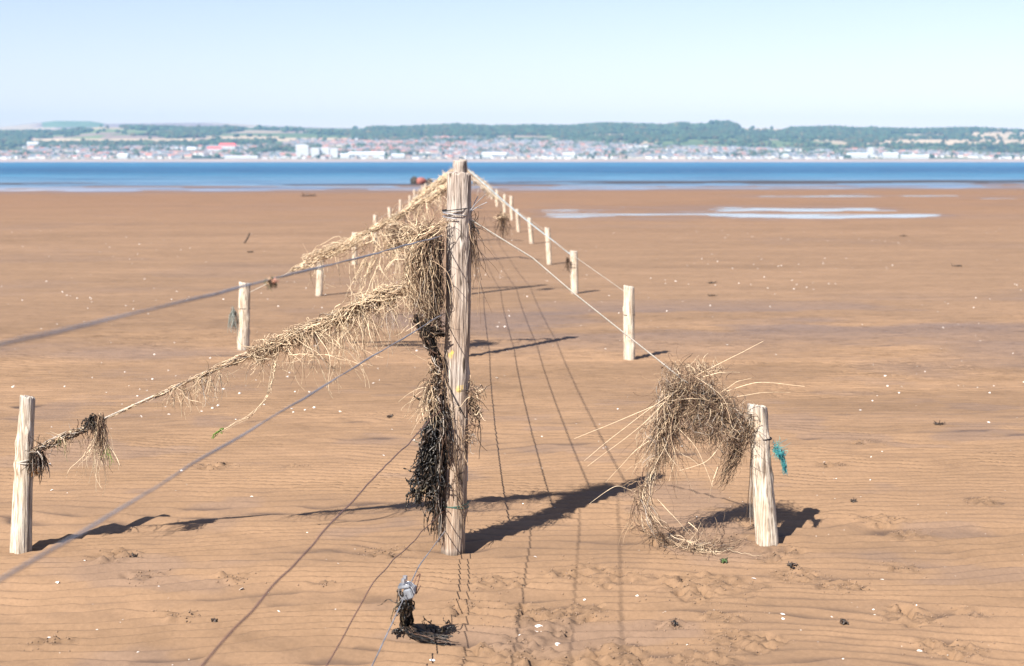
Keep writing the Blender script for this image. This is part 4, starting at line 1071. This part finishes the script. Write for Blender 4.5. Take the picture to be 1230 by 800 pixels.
for i, (a, b_, c_) in enumerate(straw):
    P = smooth_line([A(*a, YR - .05), A(b_[0], b_[1] - 4, YR - .09), A(*c_, YR - .10 + .05 * (i % 3))], 24, 14); P += .006 * np.stack([fbm(np.linspace(0, 2, 24), i * 3.3 + q * 7, 0, 2, 8) for q in range(3)], 1); P[:, 2] = np.maximum(P[:, 2], .006)
    S.add(P[None], (np.linspace(.0010, .0005, 24) * rng.uniform(.8, 1.15))[None], pick(1, [PALE * 1.15], [1], .12), 5)
o = S.obj('long_straws', M_STRAW, o); o['label'] = 'long pale straight straws sticking out of the tangle'

# teal frayed rope at the right stake
S = Str()
tq = np.array((.03, .21, .25)); tq2 = np.array((.10, .36, .33)); tq3 = np.array((.02, .11, .17))
path_strands(S, [A(929, 540, 5.84), A(936, 544, 5.83), A(941, 553, 5.83), A(944, 570, 5.83)], 50, (.004, .004, .003), [tq, tq2, tq3], [.4, .3, .3], (.0008, .0015), jit=.008, frac=(.5, 1))
tangle(S, A(937, 545, 5.83), (.022, .015, .014), 90, (.02, .06), [tq, tq2, tq3], [.4, .4, .2], wob=.9, r=(.0006, .0012))
hang(S, A(930, 538, 5.84), (.003, .006, .006), 30, (.04, .08), [tq2, tq], [.6, .4], grav=.02, wob=.6, d0=(1, 0, -.1), dn=.4, r=(.0006, .0011))
o = S.obj('teal_rope', M_TEAL); tag(o, 'frayed teal rope end knotted on the right side of the leaning stake', 'rope')

# --- straw and weed on the farther side ropes
def far_clump(k, side, t, n, size, L, cols, w, r, lab, droop=.2, nm='straw_tangle', cat='straw'):
    P0 = cposts[k]; st = (lstakes if side == 'left' else rstakes)[k]
    a = P0 + np.array((-.05 if side == 'left' else .05, 0, 1.42 if side == 'left' else 1.5)); e = st.copy(); e[2] -= .08
    c = polyline([a, (a + e) / 2 - np.array((0, 0, .03)), e], 60); S = Str()
    wrap(S, c, t[0], t[1], n, lambda q: size * (.8 + .9 * np.clip(fbm(q * 14, k, 0, 2, 78) + .3, 0, 1.2)), cols, w, frac=(.06, .2), r=r)
    sleeve(S, c, t[0], t[1], n // 6, size, cols, w, L, .05, r, .6)
    tt = rng.uniform(t[0], t[1], n // 7)
    P, R = grow(along(c, tt) + rng.normal(0, size * .7, (len(tt), 3)), np.array((.1, 0, -1)) + rng.normal(0, .5, (len(tt), 3)), rng.uniform(L[0], L[1] * 1.6, len(tt)), 8, droop, .4, r)
    S.add(P, R, pick(len(tt), cols, w)); o = S.obj(nm, M_STRAW); tag(o, lab, cat)
    return o
SC = [PALE, TAN, BRN, GRY]; SW = [.68, .24, .04, .04]
far_clump(1, 'left', (.04, .74), 380, .017, (.10, .24), SC, SW, (.0014, .003), 'long pale straw bundle on the first left rope behind the tall post')
S = Str(); tangle(S, A(481, 283, 11.6), (.11, .1, .075), 420, (.12, .3), [TAN, BRN, PALE, DRK], [.35, .35, .2, .1], r=(.0014, .003)); hang(S, A(466, 282, 11.6), (.08, .08, .03), 60, (.2, .45), [PALE], [1], grav=.15, d0=(.4, 0, -1), dn=.35, r=(.002, .0045))
o = S.obj('straw_bale', M_STRAW); tag(o, 'rounded brown straw clump with long stalks left of the tall post, behind it', 'straw')
S = Str(); path_strands(S, [A(362, 317, 11.6), A(385, 305, 11.65), A(420, 292, 11.6), A(450, 280, 11.6)], 50, (.03, .05, .02), [PALE, TAN], [.7, .3], (.0016, .0035), jit=.05, frac=(.4, .9))
hang(S, A(445, 312, 11.6), (.04, .04, .03), 26, (.15, .4), [PALE], [1], grav=.15, d0=(-.3, 0, -1), dn=.3, r=(.002, .004))
o = S.obj('loose_straws', M_STRAW); tag(o, 'loose straws trailing out over the third left stake', 'straw')
for k in range(2, 9):
    far_clump(k, 'left', (.02, .42), 200, .022, (.10, .26), SC, SW, (.002 + .0006 * k, .004 + .0008 * k), 'blurred straw bundle on the ' + ORD[k] + ' side rope of the left row')
for k in range(3, 9):
    far_clump(k, 'right', (.05, .5), 110, .018, (.06, .16), [GRY, TAN, PALE], [.5, .25, .25], (.002 + .0006 * k, .004 + .0008 * k), 'blurred grey weed on the ' + ORD[k] + ' side rope of the right row', nm='weed_tangle', cat='seaweed')
S = Str(); p = A(604, 262, 17.1); tangle(S, p, (.05, .08, .035), 60, (.1, .25), [BRN, TAN, PALE], [.4, .4, .2], r=(.002, .004)); hang(S, p, (.02, .05, .04), 50, (.15, .3), [BRN, DRK, TAN], [.5, .2, .3], grav=.4, r=(.002, .004))
o = S.obj('weed_tangle', M_STRAW); tag(o, 'dark brown weed clump hanging right of the tall post, behind it', 'seaweed')
S = Str(); p = A(682, 312, 17.15); hang(S, p, (.010, .02, .03), 16, (.1, .2), [BRN, DRK, GRY], [.4, .4, .2], grav=.5, wob=.5, r=(.002, .004)); tangle(S, p, (.015, .02, .02), 12, (.05, .12), [DRK, BRN], [.5, .5], r=(.002, .004))
o = S.obj('weed_scrap', M_STRAW); tag(o, 'small dark weed scrap hanging left of the third right stake', 'seaweed')

# ------------------------------------------------------------------ metal clamp with its weed
def build_clamp():
    c = planehit(489, 710); d = (wE[300] - wE[20]); d /= np.linalg.norm(d)
    root = bpy.data.objects.new('wire_clamp', None); C.objects.link(root); root.location = c; root.scale = (1.15, 1.15, 1.15)
    root.rotation_euler = Vector(d).to_track_quat('X', 'Z').to_euler()
    tag(root, 'grey metal clamp on the lowest cable with black weed below it', 'clamp')
    def boxp(name, s, loc, rot=0, m=M_CLAMP, bev=.003):
        bm = bmesh.new(); bmesh.ops.create_cube(bm, size=1); bmesh.ops.scale(bm, vec=s, verts=bm.verts)
        bmesh.ops.bevel(bm, geom=bm.edges[:], offset=bev, segments=2, affect='EDGES')
        me = bpy.data.meshes.new(name); bm.to_mesh(me); bm.free(); me.materials.append(m)
        o = link(name, me, root, loc); o.rotation_euler = (rot, 0, .05); return o
    boxp('body', (.056, .024, .030), (0, .006, -.002), .3); boxp('jaw', (.040, .036, .010), (.006, -.006, .018), .15); boxp('jaw', (.030, .030, .009), (-.006, -.008, -.020), .4)
    boxp('lug', (.02, .022, .026), (-.034, .010, -.004), -.3)
    for x in (-.014, .017):
        bm = bmesh.new(); bmesh.ops.create_cone(bm, cap_ends=True, segments=6, radius1=.007, radius2=.007, depth=.012)
        me = bpy.data.meshes.new('bolt'); bm.to_mesh(me); bm.free(); me.materials.append(M_GALV)
        link('bolt', me, root, (x, -.008, .035))
    wire_obj('wire_loop', [(-.03, .01, 0), (-.055, .02, .03), (-.03, .035, .045), (-.0, .03, .02), (-.03, .02, -.02), (-.06, .03, .0)], .0016, M_RUST, parent=root, npts=60)
    wire_obj('wire_wrap', np.array([(.02 - .002 * i, .024 * math.cos(i * .8), .026 * math.sin(i * .8)) for i in range(22)]), .0022, M_GALV, parent=root, npts=100)
    S = Str()
    gz = lambda px, py: G(px, py, .012)
    path_strands(S, [c + (0, 0, -.01), c + (-.005, 0, -.06), (c + gz(488, 745)) / 2, gz(487, 752), gz(500, 762), gz(520, 768), gz(542, 771)], 110, (.007, .012, .005), [BLK, DRK, BRN], [.5, .35, .15], (.0015, .004), jit=.02, m=34, frac=(.3, .9))
    wrack(S, c + (-.01, 0, -.02), 14, (.04, .09), (.008, .01, .008), (-.3, 0, -1), r=(.0015, .0034), minz=.006)
    wrack(S, c + (-.02, .01, -.03), 8, (.08, .14), (.006, .01, .008), (-.7, 0, -1), r=(.0012, .0026), minz=.006)
    wrack(S, gz(527, 756), 20, (.03, .08), (.022, .025, .006), (.2, .2, .4), r=(.0015, .003), grav=.05, minz=.004)
    wrack(S, gz(515, 763), 8, (.02, .05), (.03, .012, .004), (.8, .1, .1), r=(.0015, .003), grav=.05, minz=.004)
    wrack(S, gz(480, 758), 8, (.03, .05), (.006, .006, .004), (-.3, .1, .1), r=(.002, .004), grav=.05, minz=.004)
    o = S.obj('seaweed_strip', M_WEED); tag(o, 'black seaweed trailing from the metal clamp down on to the sand', 'seaweed')
build_clamp()

# ------------------------------------------------------------------ small things on the sand
def shell_mesh(seed):
    """half of a bivalve: a ribbed fan-shaped dome with thickness"""
    r = np.random.default_rng(seed); nr, na = 7, 22
    V, Q = [], []
    for layer, dz in ((0, 0.0), (1, -.07)):
        for i in range(nr):
            f = (i + .6) / (nr - .4)
            for j in range(na):
                a = 2 * math.pi * j / na
                rad = f * (1 + .10 * math.cos(a) + .015 * math.cos(9 * a)); z = .42 * (1 - f * f) + dz + .012 * math.cos(11 * a) * f + r.normal(0, .004)
                V.append((rad * math.cos(a), rad * .8 * math.sin(a), z))
    idx = np.arange(2 * nr * na).reshape(2, nr, na)
    for L in range(2):
        for i in range(nr - 1):
            for j in range(na): Q.append((idx[L, i, j], idx[L, i, (j + 1) % na], idx[L, i + 1, (j + 1) % na], idx[L, i + 1, j]))
    for j in range(na): Q.append((idx[0, -1, j], idx[0, -1, (j + 1) % na], idx[1, -1, (j + 1) % na], idx[1, -1, j]))
    b = len(V); V += [(0, 0, .43), (0, 0, .35)]
    T = [(idx[0, 0, j], idx[0, 0, (j + 1) % na], b) for j in range(na)] + [(idx[1, 0, (j + 1) % na], idx[1, 0, j], b + 1) for j in range(na)]
    return make_mesh('shell', V, [np.array(Q), np.array(T)], M_SHELL, True)
shells = [shell_mesh(i) for i in range(4)]
placed = [(648, 755, .021), (56, 682, .008), (68, 698, .012), (665, 665, .011), (643, 668, .009), (783, 640, .008), (818, 537, .011), (906, 695, .010), (1060, 695, .012), (1222, 773, .012), (940, 740, .010), (765, 716, .010),
          (702, 720, .007), (520, 790, .012), (290, 708, .012), (497, 530, .008), (1040, 585, .008), (1180, 588, .008), (213, 750, .012), (302, 595, .009), (461, 548, .008), (597, 456, .016), (990, 558, .009), (1003, 575, .009), (670, 775, .012), (625, 760, .008)]
pts = [(G(a, b_)[0], G(a, b_)[1], s) for a, b_, s in placed]
while len(pts) < 290:
    Y = 4.2 + 13 * rng.random() ** 1.1; X = (rng.random() * 2 - 1) * (.38 * Y) + .036 * Y
    if float(fbm(X * .9, Y * .9, 0, 2, 120)) + rng.normal(0, .25) < 0: continue
    pts.append((X, Y, rng.choice([.0036, .005, .007, .010], p=[.38, .34, .2, .08])))
for i, (x, y, s) in enumerate(pts):
    o = link('shell', shells[i % 4], loc=(x, y, zs(x, y) + s * .02)); o.scale = (s, s, s * .7)
    up = rng.random() < .25
    o.rotation_euler = (rng.normal(0, .25) + (math.pi if up else 0), rng.normal(0, .25), rng.uniform(0, 6.28))
    if up: o.location.z += s * .25
    if i == 0: tag(o, 'largest white shell on the sand, low in the middle of the picture', 'shell', 'shells on the sand')
    else: tag(o, 'small white shell lying loose on the rippled sand', 'shell', 'shells on the sand')
# finer shell grit and farther shells, uncountable
def grit():
    n = 1500; Y = 4.0 + 30 * rng.random(n) ** 1.5; X = (rng.random(n) * 2 - 1) * .42 * Y + .036 * Y
    k = fbm(X * .5, Y * .5, 0, 3, 121) + rng.normal(0, .2, n) > .05; X, Y = X[k], Y[k]; n = len(X)
    s = np.where(Y > 9, rng.uniform(.004, .012, n), rng.uniform(.0008, .0026, n)); Z = zs(X, Y)
    V, Fc = blobs(np.stack([X, Y, Z + s * .2], 1), np.stack([s, s, s * .5], 1), 9)
    tag(link('shell_grit', make_mesh('shell_grit', V, Fc, M_SHELL, True)), 'pale shell grit scattered over the beach', 'shell grit', kind='stuff')
    n = 1400; V0 = []
    pos = []
    for (cx, cy, r) in DIS:
        m = int(110 * r / .15); pos.append(np.stack([rng.normal(cx, r * .5, m), rng.normal(cy, r * .45, m)], 1))
    pos = np.concatenate(pos); n = len(pos); s = rng.uniform(.0012, .0045, n) ; Z = zs(pos[:, 0], pos[:, 1])
    V, Fc = blobs(np.stack([pos[:, 0], pos[:, 1], Z + s * .3], 1), np.stack([s, s, s * .8], 1), 10)
    km = mat_plain('sand_crumbs', (.215, .14, .092), .9)
    tag(link('sand_crumbs', make_mesh('sand_crumbs', V, Fc, km, True)), 'crumbled sand thrown up by worms and feet', 'sand crumbs', kind='stuff')
grit()
scraps = [(468, 503, .045, 'dark weed scrap on the sand left of the tall post at mid height'), (1127, 510, .06, 'thin dark weed strip on the sand at far right'), (950, 683, .035, 'dark weed strip lying just right below the leaning stake'),
          (870, 676, .03, 'greenish weed scrap on the sand below the leaning stake'), (1013, 750, .025, 'tiny dark weed sprig on the sand at lower right'), (258, 749, .02, 'tiny dark sprig on the sand at lower left'),
          (160, 668, .03, 'dark crumb of weed on the sand right of the left edge stake'), (1025, 604, .03, 'dark weed scrap right of the leaning stake at its mid height'), (535, 640, .03, 'black weed scrap at the foot of the tall post'),
          (855, 341, .09, 'dark weed flake on the sand far behind the slanting rope'), (855, 356, .07, 'second dark flake on the far sand right of the second right stake'), (810, 752, .02, 'black stone in a small pit at the bottom right of centre'),
          (1085, 284, .12, 'dark flake on the far sand at right'), (1150, 320, .12, 'low dark scrap on the far sand near the right edge'), (370, 236, .5, 'dark weed heap near the waterline at left'), (300, 303, .1, 'dark flake below the leaning stick at left')]
for (px, py, s, lab) in scraps:
    p = G(px, py, 0); p[2] = zs(p[0], p[1]) + .002; s *= .62; S = Str(); fl = max(1, s / .04)
    P, R = grow(p + rng.normal(0, 1, (26, 3)) * (s * .35, s * .3, .001), rng.normal(0, 1, (26, 3)) * (1, .5, .1), rng.uniform(.4 * s, s, 26), 8, 0.02, .5, (.0012 * fl, .003 * fl), minz=p[2])
    cc = [DRK, BLK, BRN] if 'green' not in lab else [np.array((.06, .10, .03)), DRK, np.array((.08, .12, .04))]
    S.add(P, R, pick(26, cc, [.5, .3, .2]), 4); tag(S.obj('weed_scrap', M_WEED), lab, 'seaweed', 'scraps of dark seaweed on the sand')
# thin stick stuck in the sand at left
a = G(291, 292); a[2] = -.05; c_ = A(300, 280, a[1] + .05)
o, _ = wire_obj('stick', [a, (a + c_) / 2 + np.array((.02, 0, .0)), c_], .018, mat_plain('dark_driftwood', (.07, .05, .04), .9), npts=14)
tag(o, 'short dark stick standing aslant in the sand far behind the left stakes', 'stick')

# ------------------------------------------------------------------ by the water: pinkish float between dark rocks
def rock(cx, cy, w, h, lab, mat, seed, name='weedy_rock', cat='rock'):
    bm = bmesh.new(); bmesh.ops.create_icosphere(bm, subdivisions=4, radius=1)
    v = np.array([x.co[:] for x in bm.verts]); n = fbm(v[:, 0] * 1.6 + seed, v[:, 1] * 1.6, v[:, 2] * 1.6, 4, seed)
    v *= (1 + .45 * n)[:, None]
    for x, c in zip(bm.verts, v): x.co = c * (w / 2, w / 2.4, h)
    me = bpy.data.meshes.new(name); bm.to_mesh(me); bm.free(); me.materials.append(mat)
    for p in me.polygons: p.use_smooth = True
    o = link(name, me, loc=(cx, cy, -.06)); tag(o, lab, cat); return o
mr = mat_plain('weedy_rock', (.045, .042, .04), .8, var=.5, scale=6)
g = G(498, 220.5); rock(g[0], g[1], .70, .55, 'dark weedy rock left of the pinkish float at the water edge', mr, 3)
g2 = G(515, 220.5); rock(g2[0], g2[1] + .5, .62, .42, 'dark weedy rock right of the pinkish float at the water edge', mr, 8)
def build_float():
    c = G(506.5, 220.8)
    n, m = 28, 20; V, Q = [], []
    for i in range(m + 1):
        t = math.pi * i / m; x = -math.cos(t); r = math.sin(t) ** .6 * (1 - .18 * x)
        for j in range(n):
            a = 2 * math.pi * j / n; V.append((x * .36, r * .27 * math.cos(a), r * .27 * math.sin(a) + .24))
    for i in range(m):
        for j in range(n): Q.append((i * n + j, i * n + (j + 1) % n, (i + 1) * n + (j + 1) % n, (i + 1) * n + j))
    o = link('marker_float', make_mesh('marker_float', V, np.array(Q), mat_plain('faded_float', (.30, .11, .09), .8), True), loc=(c[0], c[1], -.05))
    o.rotation_euler.z = .5; tag(o, 'faded pinkish red float lying between two dark rocks at the water edge', 'float')
    t, _ = wire_obj('eye_ring', [(.36, 0, .24), (.42, 0, .29), (.47, 0, .24), (.42, 0, .19), (.36, 0, .23)], .02, M_GALV, parent=o, npts=24)
build_float()
